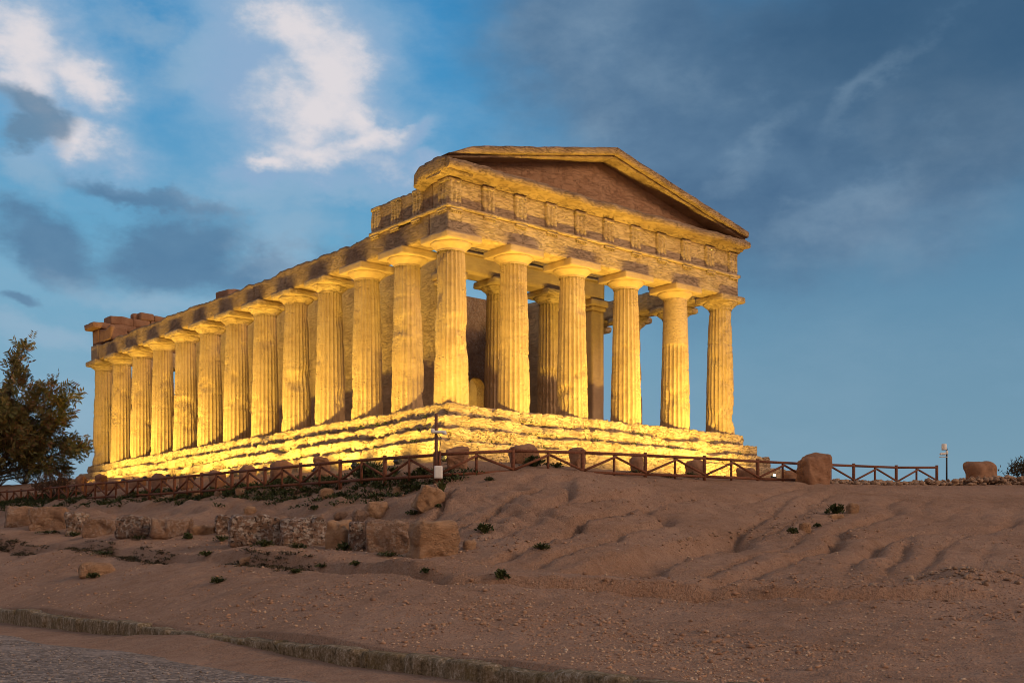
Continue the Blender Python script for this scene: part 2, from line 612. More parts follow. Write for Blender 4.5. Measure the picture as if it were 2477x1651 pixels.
CP = [WD(*q) for q in [
    (2352, 1122, 46), (2352, 1180, 38), (2352, 1260, 30), (2352, 1340, 24), (2352, 1450, 18), (2352, 1568, 13.5),
    (1900, 1114, 44), (1900, 1165, 38), (1900, 1240, 31), (1900, 1310, 26), (1900, 1400, 20.5), (1900, 1500, 16), (1900, 1568, 14),
    (1550, 1107, 40), (1550, 1150, 36.5), (1550, 1200, 33.5), (1550, 1260, 29.5), (1550, 1330, 25), (1550, 1430, 19.5), (1550, 1520, 15.5),
    (1250, 1087, 36.9), (1250, 1130, 34), (1250, 1190, 31), (1250, 1250, 28.6), (1250, 1310, 25.5), (1250, 1400, 20.5), (1250, 1510, 15.3),
    (1003, 1113, 36.3), (1003, 1165, 33.5), (1003, 1215, 31.3), (990, 1280, 28.3), (949, 1313, 24.3), (980, 1400, 19.9),
    (700, 1133, 41), (700, 1160, 39), (700, 1200, 36), (720, 1258, 32.5), (740, 1293, 28),
    (606, 1122, 43.7), (600, 1150, 41.5), (600, 1185, 38.8), (600, 1250, 34.3), (535, 1280, 30.6), (535, 1350, 26),
    (244, 1138, 55.4), (250, 1165, 51.5), (250, 1205, 46.5), (250, 1229, 42.6), (250, 1254, 37.5), (250, 1330, 31),
    (0, 1152, 69.5), (0, 1180, 62.5), (0, 1218, 53), (0, 1240, 46), (0, 1300, 38),
    (-300, 1170, 92), (-300, 1220, 64), (-300, 1290, 48), (2800, 1130, 48), (2800, 1300, 26), (2800, 1500, 15),
]]
for t, zz in ((-60, .40), (-45, .40), (-33, .40), (-26, .38), (-20, .34), (-14, .30), (-8, .30), (0, .30), (8, .3)):   # along the top of the kerb
    p = S_K * NV + t * TV
    CP.append((p[0], p[1], zz))
for q in [(2150, 1108, 52), (2352, 1112, 52), (2253, 1107, 53), (2000, 1112, 48.5), (2600, 1112, 55)]:
    CP.append(WD(*q))
for lx, ly, zz in [(-3, 0, 5.35), (-3, 10, 5.6), (-3, 20, 6.0), (-3, 30, 6.5), (-3, 38, 6.9), (-3, 44, 6.9), (0, -3, 5.35), (6, -3, 5.35), (12, -3, 5.35),
                   (18, -3, 5.4), (3, 3, 5.7), (8, 18, 5.9), (14, 30, 6.3), (20, 2, 5.4), (20, 20, 5.5), (20, 40, 6), (8, 46, 6.4), (8, 60, 6), (30, 10, 5.2),
                   (35, 40, 5.5), (-12, 46, 6.6), (-10, 60, 6.5), (-5, -3.5, 5.0)]:
    a, b_ = loc2w(lx, ly)
    CP.append((a, b_, zz))
CP = np.array(CP)


def _tps(r2):
    return np.where(r2 > 1e-12, r2 * np.log(r2 + 1e-12), 0) * .5


_n = len(CP)
_r2 = ((CP[:, None, :2] - CP[None, :, :2]) ** 2).sum(-1)
_A = np.zeros((_n + 3, _n + 3))
_A[:_n, :_n] = _tps(_r2) + np.eye(_n) * .35
_A[:_n, _n] = 1
_A[:_n, _n + 1:] = CP[:, :2]
_A[_n:, :_n] = _A[:_n, _n:].T
_w = np.linalg.solve(_A, np.concatenate([CP[:, 2], np.zeros(3)]))


def land(X, Y, detail=True):
    X, Y = np.atleast_1d(np.asarray(X, float)), np.atleast_1d(np.asarray(Y, float))
    z = np.zeros(len(X))
    for i in range(0, len(X), 20000):
        a, b_ = X[i:i + 20000], Y[i:i + 20000]
        r2 = (a[:, None] - CP[None, :, 0]) ** 2 + (b_[:, None] - CP[None, :, 1]) ** 2
        z[i:i + 20000] = _tps(r2) @ _w[:_n] + _w[_n] + _w[_n + 1] * a + _w[_n + 2] * b_
    s, t = X * NV[0] + Y * NV[1], X * TV[0] + Y * TV[1]
    # far away the hill falls to a plain
    far = np.maximum(sstep(np.hypot(X + 5, Y - 50), 62, 130), sstep(t, 10, 60))
    z = np.where(far > 0, z * (1 - far) + (-3.0) * far, z)
    z = np.clip(z, -3.0, 8.0)
    P = np.stack([X, Y, np.zeros(len(X))], 1)
    up = sstep(s, S_K + .2, S_K + 2.5)
    if detail:
        o = np.zeros(len(X))
        # rain gullies running down the slope
        gm = sstep(s, 15.5, 18.5) * (1 - sstep(s, 33, 41)) * sstep(t, -28.5, -25.5) * (1 - sstep(t, -17.5, -12)) * (1 - .6 * sstep(s, 24, 30))
        # calmer just under the crest
        ang = .40
        sr, tr = s * math.cos(ang) - t * math.sin(ang), s * math.sin(ang) + t * math.cos(ang)
        wob = .5 * fbm(P * .30, 3)
        q = np.stack([tr * .55 + wob, sr * .07, np.full(len(X), 3.3)], 1)
        q2 = np.stack([tr * 1.05 + wob * 1.3, sr * .11, np.full(len(X), 9.1)], 1)
        c1 = np.clip(1 - np.abs(vnoise(q)) * 5.2, 0, 1) ** 1.2
        c2 = np.clip(1 - np.abs(vnoise(q2)) * 4.4, 0, 1) ** 1.2
        br_ = np.clip(.65 + .9 * fbm(P * .22 + 4.4, 2), .1, 1)
        o -= gm * (.68 * c1 * br_ + .42 * c2 * np.clip(1.4 - br_, .3, 1))
        o += gm * (.14 * fbm(P * .40, 3) + .14)
        # the worn bank under the long fence: ledges along the slope
        lm = sstep(s, 17, 18.5) * (1 - sstep(s, 21, 22)) * (1 - sstep(t, -24, -20))
        q3 = np.stack([t * .22, s * 1.2 + .8 * fbm(P * .3, 2), np.zeros(len(X))], 1)
        o += lm * .26 * fbm(q3, 4) + lm * .16 * fbm(q3 * np.array([2.5, 2.5, 1]) + 5, 3) + lm * .16 * fbm(P * 1.6, 3)
        # small scarp above the forecourt
        w = s - 14.1 - .9 * np.clip(t + 18.5, 0, 12) - .35 * fbm(P * .35, 3)
        o += .27 * (sstep(w, -.09, .07) - sstep(w, .5, 3.2)) * (1 - sstep(t, -12.5, -10)) * np.clip(.72 + .45 * vnoise(P * .6), .15, 1)
        o -= (.18 + .16 * sstep(t, -24, -20)) * np.exp(-((w + .20) / .12) ** 2) * (1 - sstep(t, -12.5, -10)) * np.clip(.7 + .6 * vnoise(P * .5 + 2.2), .15, 1)
        # spoil heap on the right
        hx, hy, _ = W(2370, 1362, 23.5)
        dd = np.hypot((X - hx) / 1.0, (Y - hy) / 1.2)
        o += .42 * np.exp(-(dd ** 2)) * (1 + .5 * fbm(P * 1.3, 3))
        o += .07 * fbm(P * .7, 4) + .05 * fbm(P * 2.7, 3) + .022 * vnoise(P * 4.3)
        z = z + o * up * (1 - far)
    # the road side of the kerb lies lower
    road = -.004 + .012 * vnoise(P * .8)
    berm = .20 * np.exp(-((t + 20.5) / 3.2) ** 2) + .05 * vnoise(P * .5) ** 2 + .05
    road = road + berm * (1 - sstep(S_K - .3 - s, .0, 1.3)) + .02 * fbm(P * 2, 3) * (1 - sstep(S_K - .3 - s, 1.4, 2.2))
    return np.where(s < S_K - .12, road * (1 - far) - 3.0 * far, z)


def hit(px, py, d0=10.0, d1=90.0):
    """where the line of sight through a photo pixel meets the ground"""
    d = np.arange(d0, d1, .05)
    X, Z = (px - CXP) / FPX * d, EYE + (HZP - py) / FPX * d
    g = land(X, d)
    k = np.nonzero(g > Z)[0]
    k = k[0] if len(k) else int(np.argmin(Z - g))
    return float(X[k]), float(d[k]), float(g[k])


def gz(x, y):
    return float(land(x, y)[0])


def spaced(*segs):
    out = []
    for a, b, st in segs:
        out.append(np.arange(a, b, st))
    return np.concatenate(out)


def build_ground():
    S = np.concatenate([[-3000, -1200, -500, -220, -110, -60, -30, -14], spaced((-6, 6, 1.0), (6, S_K - .12, .14)), [S_K - .121, S_K - .119],
                        spaced((S_K - .02, 32, .11), (32, 44, .22), (44, 72, .7)), [74, 80, 88, 100, 115, 135, 170, 230, 400, 900, 3000]])
    Tt = np.concatenate([[-3000, -1200, -500, -250, -170, -140, -120, -105, -95, -88], spaced((-84, -45, .3), (-45, -28, .2), (-28, -4, .115), (-4, 8, .4)), [8.5, 10, 13, 18, 26, 40, 70, 130, 300, 900, 3000]])
    A_, B_ = np.meshgrid(S, Tt, indexing='ij')
    X = A_ * NV[0] + B_ * TV[0]
    Y = A_ * NV[1] + B_ * TV[1]
    z = land(X.ravel(), Y.ravel())
    V = np.stack([X.ravel(), Y.ravel(), z], 1)
    I = np.arange(X.size).reshape(X.shape)
    F = np.stack([I[:-1, :-1], I[:-1, 1:], I[1:, 1:], I[1:, :-1]], -1).reshape(-1, 4)
    nz = np.cross(V[F[0, 1]] - V[F[0, 0]], V[F[0, 2]] - V[F[0, 0]])[2]
    if nz < 0:
        F = F[:, ::-1]
    tag(link('ground', make_mesh('ground', V, F, M_GROUND)), 'bare brown earth hillside with rain gullies', None, None, 'structure')


build_ground()


def build_road():
    S = spaced((-14, 8.9, .3))
    Tt = spaced((-90, 10, .4))
    A_, B_ = np.meshgrid(S, Tt, indexing='ij')
    P = np.stack([A_.ravel(), B_.ravel(), np.zeros(A_.size)], 1)
    e = 1 - sstep(A_.ravel(), 7.1, 7.9 ) 
    edge = A_.ravel() + .5 * fbm(P * .3, 3)
    X = A_.ravel() * NV[0] + B_.ravel() * TV[0]
    Y = A_.ravel() * NV[1] + B_.ravel() * TV[1]
    z = land(X, Y) * .3 + .05 - .12 * sstep(edge, 7.6, 8.5) + .012 * fbm(P * 1.5, 3)
    V = np.stack([X, Y, z], 1)
    I = np.arange(A_.size).reshape(A_.shape)
    F = np.stack([I[:-1, :-1], I[:-1, 1:], I[1:, 1:], I[1:, :-1]], -1).reshape(-1, 4)
    nz = np.cross(V[F[0, 1]] - V[F[0, 0]], V[F[0, 2]] - V[F[0, 0]])[2]
    if nz < 0:
        F = F[:, ::-1]
    tag(link('road', make_mesh('road', V, F, M_ROAD)), 'grey worn gravel road', None, None, 'structure')


build_road()


def build_kerb():
    t0, t1 = -62.0, 6.0
    V, F = box_grid(((t1 - t0) / 2, .16, .30), (.10, .05, .05))
    h = np.array([(t1 - t0) / 2, .16, .30])
    rr = .05
    q = np.clip(V, -(h - rr), h - rr)
    dl = V - q
    ln = np.linalg.norm(dl, axis=1, keepdims=True)
    V = q + np.where(ln > 1e-6, dl / np.maximum(ln, 1e-6), 0) * rr
    V = V + .045 * vec_noise(V * np.array([1, 1, .8]), 2.9, 5, 3)
    t = V[:, 0] + (t0 + t1) / 2
    s = S_K - .155 - V[:, 1]
    top = .37 - .10 * sstep(t, -33, -14)
    tj = t + .25 * vnoise(np.stack([t * .5, t * 0, t * 0], 1))
    kid = np.floor(tj / 1.15)
    joint = .07 * (np.abs((tj % 1.15) - .575) > .535) + .035 * _hash(kid.astype(np.int64), kid.astype(np.int64) * 3, kid.astype(np.int64) * 0)
    s = s + .05 * (np.abs((tj % 1.15) - .575) > .535) + .03 * _hash(kid.astype(np.int64), kid.astype(np.int64) * 7 + 1, kid.astype(np.int64) * 0)
    X, Y = s * NV[0] + t * TV[0], s * NV[1] + t * TV[1]
    z = V[:, 2] - .30 + top + .035 + .03 * vnoise(np.stack([t * .4, t * 0, t * 0], 1)) - joint
    V = np.stack([X, Y, z], 1)
    o = link('stone_kerb', make_mesh('stone_kerb', V, F, M_KERB))
    tag(o, 'low mossy stone kerb wall between the gravel road and the bare earth', 'kerb')


build_kerb()

# ------------------------------------------------------------------ the temple
NF = [0, 3.288, 6.656, 10.024, 13.392, 16.68]                # column axes along the front
NS = [0] + [3.155 * i - .08 for i in range(1, 12)] + [37.70]  # and along the side
LX, LY = NF[-1], NS[-1]
CX = LX / 2
temple = thing('greek_temple', 'ruined golden Doric temple floodlit on its stepped platform', 'temple', (CORNER[0], CORNER[1], STYLO), YAW)


def part(name, V, F, mat=None, parent=temple, loc=(0, 0, 0), smooth=True, label=None):
    o = link(name, make_mesh(name, V, F, mat or M_TEMPLE, smooth), parent, loc)
    if label:
        o['label'] = label
    return o


def stepped_ring(e0, z0, z1, seed, depth=1.6, wear=.10):
    """one course of the platform, running right round, worn along its top edge"""
    prof = [(.10, 0), (.04, .10), (0, .24), (-.01, .40), (.0, .56), (.0, .72), (.005, .86), (.015, .94), (.04, .985), (.09, 1.0), (.35, 1.0), (.75, 1.0), (depth, 1.0)]
    # corners of the outline, rounded a little
    x0, y0, x1, y1 = -e0, -e0, LX + e0, LY + e0
    pts = []
    st = .085
    for (ax, ay), (bx, by) in (((x0, y0), (x1, y0)), ((x1, y0), (x1, y1)), ((x1, y1), (x0, y1)), ((x0, y1), (x0, y0))):
        L = math.hypot(bx - ax, by - ay)
        n = int(L / st)
        for k in range(n):
            u = k / n
            pts.append((ax + (bx - ax) * u, ay + (by - ay) * u))
    pts = np.array(pts)
    n = len(pts)
    V = []
    blk = np.cumsum(np.ones(n))
    for dn, h in prof:
        inx = np.clip(pts[:, 0], x0 + dn, x1 - dn)
        iny = np.clip(pts[:, 1], y0 + dn, y1 - dn)
        # keep inset consistent on the sides
        V.append(np.stack([inx, iny, np.full(n, z0 + (z1 - z0) * h)], 1))
    V = np.concatenate(V)
    lvl = np.repeat(np.array([h for _, h in prof]), n)
    dep = np.repeat(np.array([d for d, _ in prof]), n)
    N3 = vec_noise(V, 1.3, 5, seed)
    N4 = vec_noise(V * np.array([1, 1, 1.6]), 5.0, 3, seed + 9)
    face = (dep < .5)
    N5 = vec_noise(V, 10.0, 2, seed + 19)
    V = V + wear * N3 * np.where(face, 1, .25)[:, None] + (.05 * N4 + .045 * N5) * np.where(face, 1, .3)[:, None]
    # broken lengths of edge
    # joints between the blocks of the course
    al = np.where(np.abs(V[:, 0] - np.clip(V[:, 0], x0 + .4, x1 - .4)) > 0, V[:, 1], V[:, 0])
    ph = (al + seed * .37 + .12 * np.floor((al + seed * .37) / 1.31) % .3) % 1.31
    jt = np.exp(-((ph - .65) / .05) ** 2) * (dep < .3)
    V[:, 0] += .15 * jt * np.sign(CX - V[:, 0]) * (np.minimum(np.abs(V[:, 0] - x0), np.abs(V[:, 0] - x1)) < .6)
    V[:, 1] += .15 * jt * np.sign(LY / 2 - V[:, 1]) * (np.minimum(np.abs(V[:, 1] - y0), np.abs(V[:, 1] - y1)) < .6)
    V[:, 2] -= .08 * jt * sstep(lvl, .7, 1)
    br = np.clip(fbm(np.stack([V[:, 0] * .55, V[:, 1] * .55, np.full(len(V), seed * 5.0)], 1), 3) - .12, 0, 1)
    V[:, 2] -= .26 * br * sstep(lvl, .5, 1) * (dep < .6)
    cx_, cy_ = CX, LY / 2
    push = .22 * br * sstep(lvl, .2, 1) * (dep < .6)
    V[:, 0] += np.sign(cx_ - V[:, 0]) * push * (np.minimum(np.abs(V[:, 0] - x0), np.abs(V[:, 0] - x1)) < .8)
    V[:, 1] += np.sign(cy_ - V[:, 1]) * push * (np.minimum(np.abs(V[:, 1] - y0), np.abs(V[:, 1] - y1)) < .8)
    m = len(prof)
    I = np.arange(n)
    J = (I + 1) % n
    F = np.concatenate([np.stack([k * n + I, k * n + J, (k + 1) * n + J, (k + 1) * n + I], 1) for k in range(m - 1)])
    return V, F


for k, (e0, za, zb) in enumerate([(.80, -.58, 0), (1.28, -1.14, -.56), (1.80, -1.70, -1.12), (2.3, -2.9, -1.68)]):
    V, F = stepped_ring(e0, za, zb, 11 + k, wear=.03 if k == 0 else .045)
    part('step', V, F, M_STEP)
V, F = rough_box(((LX + 1.0) / 2, (LY + 1.0) / 2, .3), (.6, .6, .3), .02, .012, 1, 5)
part('temple_floor', V + np.array([CX, LY / 2, -.305]), F, M_PLAIN)

SH, EH, AH = 6.18, 6.50, 6.80


def shaft_mesh(seed, rough=1.0, smooth_top=False):
    per, nz = 6, 96
    na = 20 * per
    th = np.linspace(0, 2 * np.pi, na, endpoint=False)
    z = np.linspace(-.12, SH, nz)
    TH, Z = np.meshgrid(th, z)
    TH, Z = TH.ravel(), Z.ravel()
    u = np.clip(Z / SH, 0, 1)
    r = .725 - .150 * u - .012 * u * u + .012 * np.sin(np.pi * u)
    fr = (TH * 20 / (2 * np.pi)) % 1
    groove = 1 - (2 * fr - 1) ** 2
    P = np.stack([r * np.cos(TH), r * np.sin(TH), Z], 1)
    er = sstep(fbm(P * np.array([.9, .9, .5]) + seed * 4.1, 3), -.05, .5) * .45 * min(1, rough)
    D = .085
    rr = r - D * groove * (1 - er) - er * D * .55
    rr -= .014 * rough * (fbm(P * np.array([2.6, 2.6, 6.5]) + seed * 2.3, 4) + .25)
    rr -= .012 * rough * np.abs(vnoise(P * np.array([5, 5, 11]) + seed))
    bite = np.clip(fbm(P * np.array([1.1, 1.1, 1.0]) + seed * 9.7, 3) - .16, 0, 1)
    rr -= .33 * bite * rough * (1.1 - .6 * u)
    for zj in (1.55, 3.05, 4.6):
        zz = zj + .25 * math.sin(seed * 3 + zj)
        rr -= .022 * np.exp(-((Z - zz) / .035) ** 2)
    if smooth_top:
        k = sstep(Z, 3.95, 4.02)
        rr = rr * (1 - k) + k * (r - .012)
    V = np.stack([rr * np.cos(TH), rr * np.sin(TH), Z], 1)
    I = np.arange(len(Z)).reshape(nz, na)
    J = np.roll(I, -1, 1)
    F = np.stack([I[:-1], J[:-1], J[1:], I[1:]], -1).reshape(-1, 4)
    return make_mesh('column', V, F, M_SHAFT)


def echinus_mesh(seed, rough=1.0):
    prof = [(.57, SH - .03), (.585, SH), (.57, SH + .03), (.60, SH + .06), (.68, SH + .13), (.77, SH + .20), (.835, SH + .26), (.855, SH + .30), (.83, SH + .335), (.5, SH + .34)]
    V, F = lathe(prof, 48)
    V = V + .018 * rough * vec_noise(V, 2.6, 4, seed)
    bite = np.clip(fbm(V * 1.3 + seed * 5.1, 3) - .2, 0, 1)
    V[:, :2] *= (1 - .35 * bite * rough)[:, None]
    return make_mesh('echinus', V, F, M_PLAIN if rough < .8 else M_TEMPLE)


def abacus_mesh(seed, rough=1.0):
    V, F = rough_box((.91, .91, .165), (.07, .07, .055), .02 + .09 * min(1, rough), .022 * (.3 + rough), 2.2, seed, (0, 0, 6.655), chips=.14 * rough)
    return make_mesh('abacus', V, F, M_PLAIN if rough < .8 else M_TEMPLE)


_tmpl = {}


def column(x, y, key, rough=1.0, cap=1.0, smooth_top=False, z=0, hs=1.0, rz=0, label=None):
    if key not in _tmpl:
        _tmpl[key] = (shaft_mesh(key + 1.0, rough, smooth_top), echinus_mesh(key + 2.0, cap), abacus_mesh(key + 3.0, cap))
    a, b_, c_ = _tmpl[key]
    o = link('column', a, temple, (x, y, z), (0, 0, rz))
    if hs != 1:
        o.scale = (.93, .93, hs)
    e = link('echinus', b_, o)
    q = link('abacus', c_, o)
    if rz:
        q.rotation_euler = (0, 0, -rz)
    if label:
        o['label'] = label
    return o


front_rough = [.95, .75, .8, .8, .75, .95]
front_cap = [.75, .15, .15, .35, .5, .8]
for i, x in enumerate(NF):
    column(x, 0, i, front_rough[i] * (1.15 if i in (2, 4, 5) else 1), front_cap[i], i == 4,
           label='fluted column with a smooth pale restored upper shaft' if i == 4 else None)
for j in range(1, 13):
    column(0, NS[j], 20 + j, .8 + .3 * ((j * 7) % 5) / 5, [.3, .4, 1.1, 1.1, 1.0, 1.1, 1.0, 1.1, 1.0, 1.0, 1.2, .9][j - 1])
for j in range(1, 13):
    column(LX, NS[j], 20 + 1 + (j * 5) % 12, rz=math.pi * .6)
for i in range(1, 5):
    column(NF[i], LY, (i + 2) % 6 if (i + 2) % 6 != 4 else 0, rz=math.pi * .9)


def run(x0, x1, y0, y1, z0, z1, sp=.13, r=.03, amp=.02, freq=1.6, seed=0, fn=None, mat=None, name='block', parent=temple, label=None):
    hx, hy, hz = (x1 - x0) / 2, (y1 - y0) / 2, (z1 - z0) / 2
    V, F = rough_box((hx, hy, hz), sp, r, amp, freq, seed, ((x0 + x1) / 2, (y0 + y1) / 2, (z0 + z1) / 2))
    if fn is not None:
        V = fn(V)
    return part(name, V, F, mat, parent, label=label)


E_A = .62
def ragged(V, z1, seed, axis=1, k=.22):
    """wear the upper edge of a course irregularly along its length"""
    q = np.stack([V[:, axis] * .8, np.full(len(V), seed), np.zeros(len(V))], 1)
    w = np.clip(fbm(q, 4) + .15, 0, 1) * k + .05 * np.abs(vnoise(q * 5))
    V[:, 2] -= w * sstep(V[:, 2], z1 - .6, z1)
    return V


def joints(V, ax, at, w=.035, d=.05):
    """open joints between the blocks of a beam"""
    o = 1 - ax
    c = (V[:, o].min() + V[:, o].max()) / 2
    for a in at:
        V[:, o] += np.sign(c - V[:, o]) * d * np.exp(-((V[:, ax] - a) / w) ** 2) * (np.abs(V[:, o] - c) > .3)
    return V


def strata(V):
    n = fbm(V * np.array([1.3, 1.3, 7.0]), 3)
    V[:, 1] += .018 * n
    V[:, 0] += .018 * n
    return V


arch = run(-E_A, LX + E_A, -E_A, E_A, AH, 7.80, .075, .02, .014, 1.8, 41, lambda V: joints(strata(V), 0, NF[1:-1]), M_TEMPLE, 'architrave')
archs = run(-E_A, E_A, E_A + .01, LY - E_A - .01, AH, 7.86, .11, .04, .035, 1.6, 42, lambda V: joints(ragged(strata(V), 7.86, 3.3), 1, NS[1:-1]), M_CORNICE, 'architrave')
run(LX - E_A, LX + E_A, E_A + .01, LY - E_A - .01, AH, 7.84, .2, .04, .03, 1.6, 43, lambda V: ragged(V, 7.84, 8.3), M_TEMPLE, 'architrave')
run(-E_A, LX + E_A, LY - E_A, LY + E_A, AH, 7.84, .16, .04, .03, 1.6, 44, None, M_TEMPLE, 'architrave')
# taenia bands under the frieze
run(-.72, LX + .72, -.72, -E_A + .1, 7.77, 7.91, .07, .02, .022, 3, 45, None, M_TEMPLE, 'taenia', arch)
run(-.72, -E_A + .1, -E_A + .1, 5.0, 7.77, 7.91, .07, .02, .022, 3, 46, None, M_TEMPLE, 'taenia', archs)

FZ0, FZ1, E_F = 7.90, 9.02, .53
frz = run(-E_F, LX + E_F, -E_F, E_F, FZ0, FZ1, .075, .02, .012, 2.2, 51, lambda V: joints(V, 0, [x + .36 for x in np.linspace(-.26, LX + .26, 11)[:-1]]), M_TEMPLE, 'frieze')
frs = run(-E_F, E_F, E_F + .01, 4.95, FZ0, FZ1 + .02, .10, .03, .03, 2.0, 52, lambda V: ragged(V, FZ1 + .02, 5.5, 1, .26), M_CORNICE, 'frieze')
run(LX - E_F, LX + E_F, E_F + .01, 4.4, FZ0, FZ1, .14, .03, .03, 2.0, 53, lambda V: ragged(V, FZ1, 6.5, 1, .3), M_TEMPLE, 'frieze')


def triglyph(u0, seed, worn=.5, w=.64, side=False):
    """three upright bars parted by two V grooves, with a plain head band"""
    d = .13
    g = .115
    # outline across the width: half groove, bar, groove, bar, groove, bar, half groove
    xs = [-.5, -.42, -.25, -.167, -.083, .083, .167, .25, .42, .5]
    ys = [g, 0, 0, g, 0, 0, g, 0, 0, g]
    nz = 12
    V = []
    zz = np.linspace(FZ0 + .01, FZ1 - .20, nz)
    for z in zz:
        for a, b_ in zip(xs, ys):
            V.append((a * w, -(d - b_), z))
    V = np.array(V)
    n = len(xs)
    F = [(k * n + i, k * n + i + 1, (k + 1) * n + i + 1, (k + 1) * n + i) for k in range(nz - 1) for i in range(n - 1)]
    ev = np.clip(fbm(V * 1.7 + seed * 3.3, 3) + worn * .25 - .05, 0, 1)
    V[:, 1] += (.12 * ev * worn)
    V += .018 * vec_noise(V, 3.5, 3, seed)
    A = join([(V, np.array(F))])
    bV, bF = rough_box((w / 2, .07, .075), .05, .015, .012, 3, seed, (0, -.05, FZ1 - .115))
    sV, sF = tube((-w / 2, .0, 0), (w / 2, 0, 0), .01, n=4)
    # flat backs at both flanks
    fl = np.array([(sg * w / 2, y, z) for sg in (-1, 1) for z in (FZ0, FZ1 - .18) for y in (.06, -(d - g))])
    fF = np.array([(0, 1, 3, 2), (4, 6, 7, 5)])
    V, F = join([A, (bV, bF), (fl, fF)])
    return V, F


nt = 11
tx = np.linspace(-E_F + .27, LX + E_F - .27, nt)
worn = [.1, .4, .15, .2, .6, .35, .7, .3, .15, .25, .3]
for i, x in enumerate(tx):
    V, F = triglyph(x, 60 + i, worn[i])
    part('triglyph', V + np.array([x, -E_F, 0]), F, M_TEMPLE, frz)
    parts = [rough_box((.31, .045, .045), .06, .012, .008, 3, i, (x, -.66, 7.72))]
    for k in range(6):
        parts.append(tube((x - .26 + k * .104, -.66, 7.60), (x - .26 + k * .104, -.66, 7.68), .034, .026, 6))
    V, F = join(parts)
    part('regula', V, F, M_TEMPLE, arch)
for i, y in enumerate([-E_F + .27, 1.52, 3.10, 4.62]):
    V, F = triglyph(y, 80 + i, .7)
    V = np.stack([V[:, 1], -V[:, 0], V[:, 2]], 1)
    part('triglyph', V + np.array([-E_F, y, 0]), F, M_TEMPLE, frs)
    parts = [rough_box((.045, .31, .045), .06, .012, .008, 3, i, (-.66, y, 7.72))]
    for k in range(6):
        parts.append(tube((-.66, y - .26 + k * .104, 7.60), (-.66, y - .26 + k * .104, 7.68), .034, .026, 6))
    V, F = join(parts)
    part('regula', V, F, M_TEMPLE, archs)


def geison(x0, x1, seed):
    """the horizontal cornice of the front, much worn, with a short return on the near flank"""
    prof = [(-.30, 9.00), (.50, 9.00), (.60, 9.02), (.66, 9.10), (.72, 9.14), (.95, 9.18), (1.12, 9.17), (1.24, 9.20), (1.27, 9.32), (1.25, 9.44), (1.16, 9.53), (.95, 9.60), (.70, 9.66), (.45, 9.72), (.2, 9.72), (-.3, 9.5)]
    n = int((x1 - x0) / .10)
    X = np.linspace(x0, x1, n)
    V = np.concatenate([np.stack([X, np.full(n, -e), np.full(n, z)], 1) for e, z in prof])
    out = np.repeat(np.array([e for e, _ in prof]), n)
    N = vec_noise(V, 1.5, 5, seed)
    w = sstep(out, .6, 1.2)
    V = V + (.02 + .05 * w)[:, None] * N + .045 * vec_noise(V, 5, 3, seed + 3) * w[:, None]
    br = np.clip(fbm(np.stack([V[:, 0] * .5, V[:, 0] * 0 + seed, V[:, 0] * 0], 1), 4) - .05, 0, 1)
    V[:, 1] += (out > .7) * br * .7 * (out - .7)
    m = len(prof)
    F = np.concatenate([np.stack([k * n + np.arange(n - 1), k * n + np.arange(1, n), (k + 1) * n + np.arange(1, n), (k + 1) * n + np.arange(n - 1)], 1) for k in range(m - 1)])
    # close both ends
    ends = []
    for c in (0, n - 1):
        base = len(V)
        loop = V[[k * n + c for k in range(m)]]
        ctr = loop.mean(0, keepdims=True)
        V = np.concatenate([V, loop, loop * .5 + ctr * .5, np.repeat(ctr, m, 0)])
        for k in range(m):
            j = (k + 1) % m
            ends.append((base + k, base + j, base + m + j, base + m + k))
            ends.append((base + m + k, base + m + j, base + 2 * m + j, base + 2 * m + k))
    return V, np.concatenate([F, np.array(ends)])


V, F = geison(-1.02, LX + .80, 71)
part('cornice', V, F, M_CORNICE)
# return of the cornice along the near flank
def ret(V):
    V[:, 2] += .12 * sstep(-V[:, 0], .55, 1.4) - .30 * sstep(V[:, 1], .6, 1.4)
    return V
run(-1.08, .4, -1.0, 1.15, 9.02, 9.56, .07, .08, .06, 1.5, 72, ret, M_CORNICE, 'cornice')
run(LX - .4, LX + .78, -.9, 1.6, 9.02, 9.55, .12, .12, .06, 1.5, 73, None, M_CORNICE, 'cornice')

SL, APEX = .2236, 12.06


def tymp():
    xs = np.linspace(.2, LX - .2, 220)
    V, n = [], 30
    for x in xs:
        zt = APEX - .35 - SL * abs(x - CX)
        for k in range(n):
            z = 9.5 + (zt - 9.5) * k / (n - 1)
            V.append((x, -.12, z))
    V = np.array(V)
    V[:, 1] += .018 * fbm(V * 2.4, 4)
    # joints between the tympanum slabs
    for xj in (2.6, 4.7, 6.9, 8.6, 10.5, 12.4, 14.3):
        V[:, 1] += .05 * np.exp(-((V[:, 0] - xj - .9 * (V[:, 2] > 10.45)) / .07) ** 2)
    V[:, 1] += .04 * np.exp(-((V[:, 2] - 10.45) / .06) ** 2)
    F = [(i * n + k, (i + 1) * n + k, (i + 1) * n + k + 1, i * n + k + 1) for i in range(len(xs) - 1) for k in range(n - 1)]
    B = V.copy()
    B[:, 1] = .48
    F2 = [tuple(reversed([q + len(V) for q in f])) for f in F]
    return np.concatenate([V, B]), np.array(F + F2)


V, F = tymp()
part('tympanum', V, F, M_GABLE)


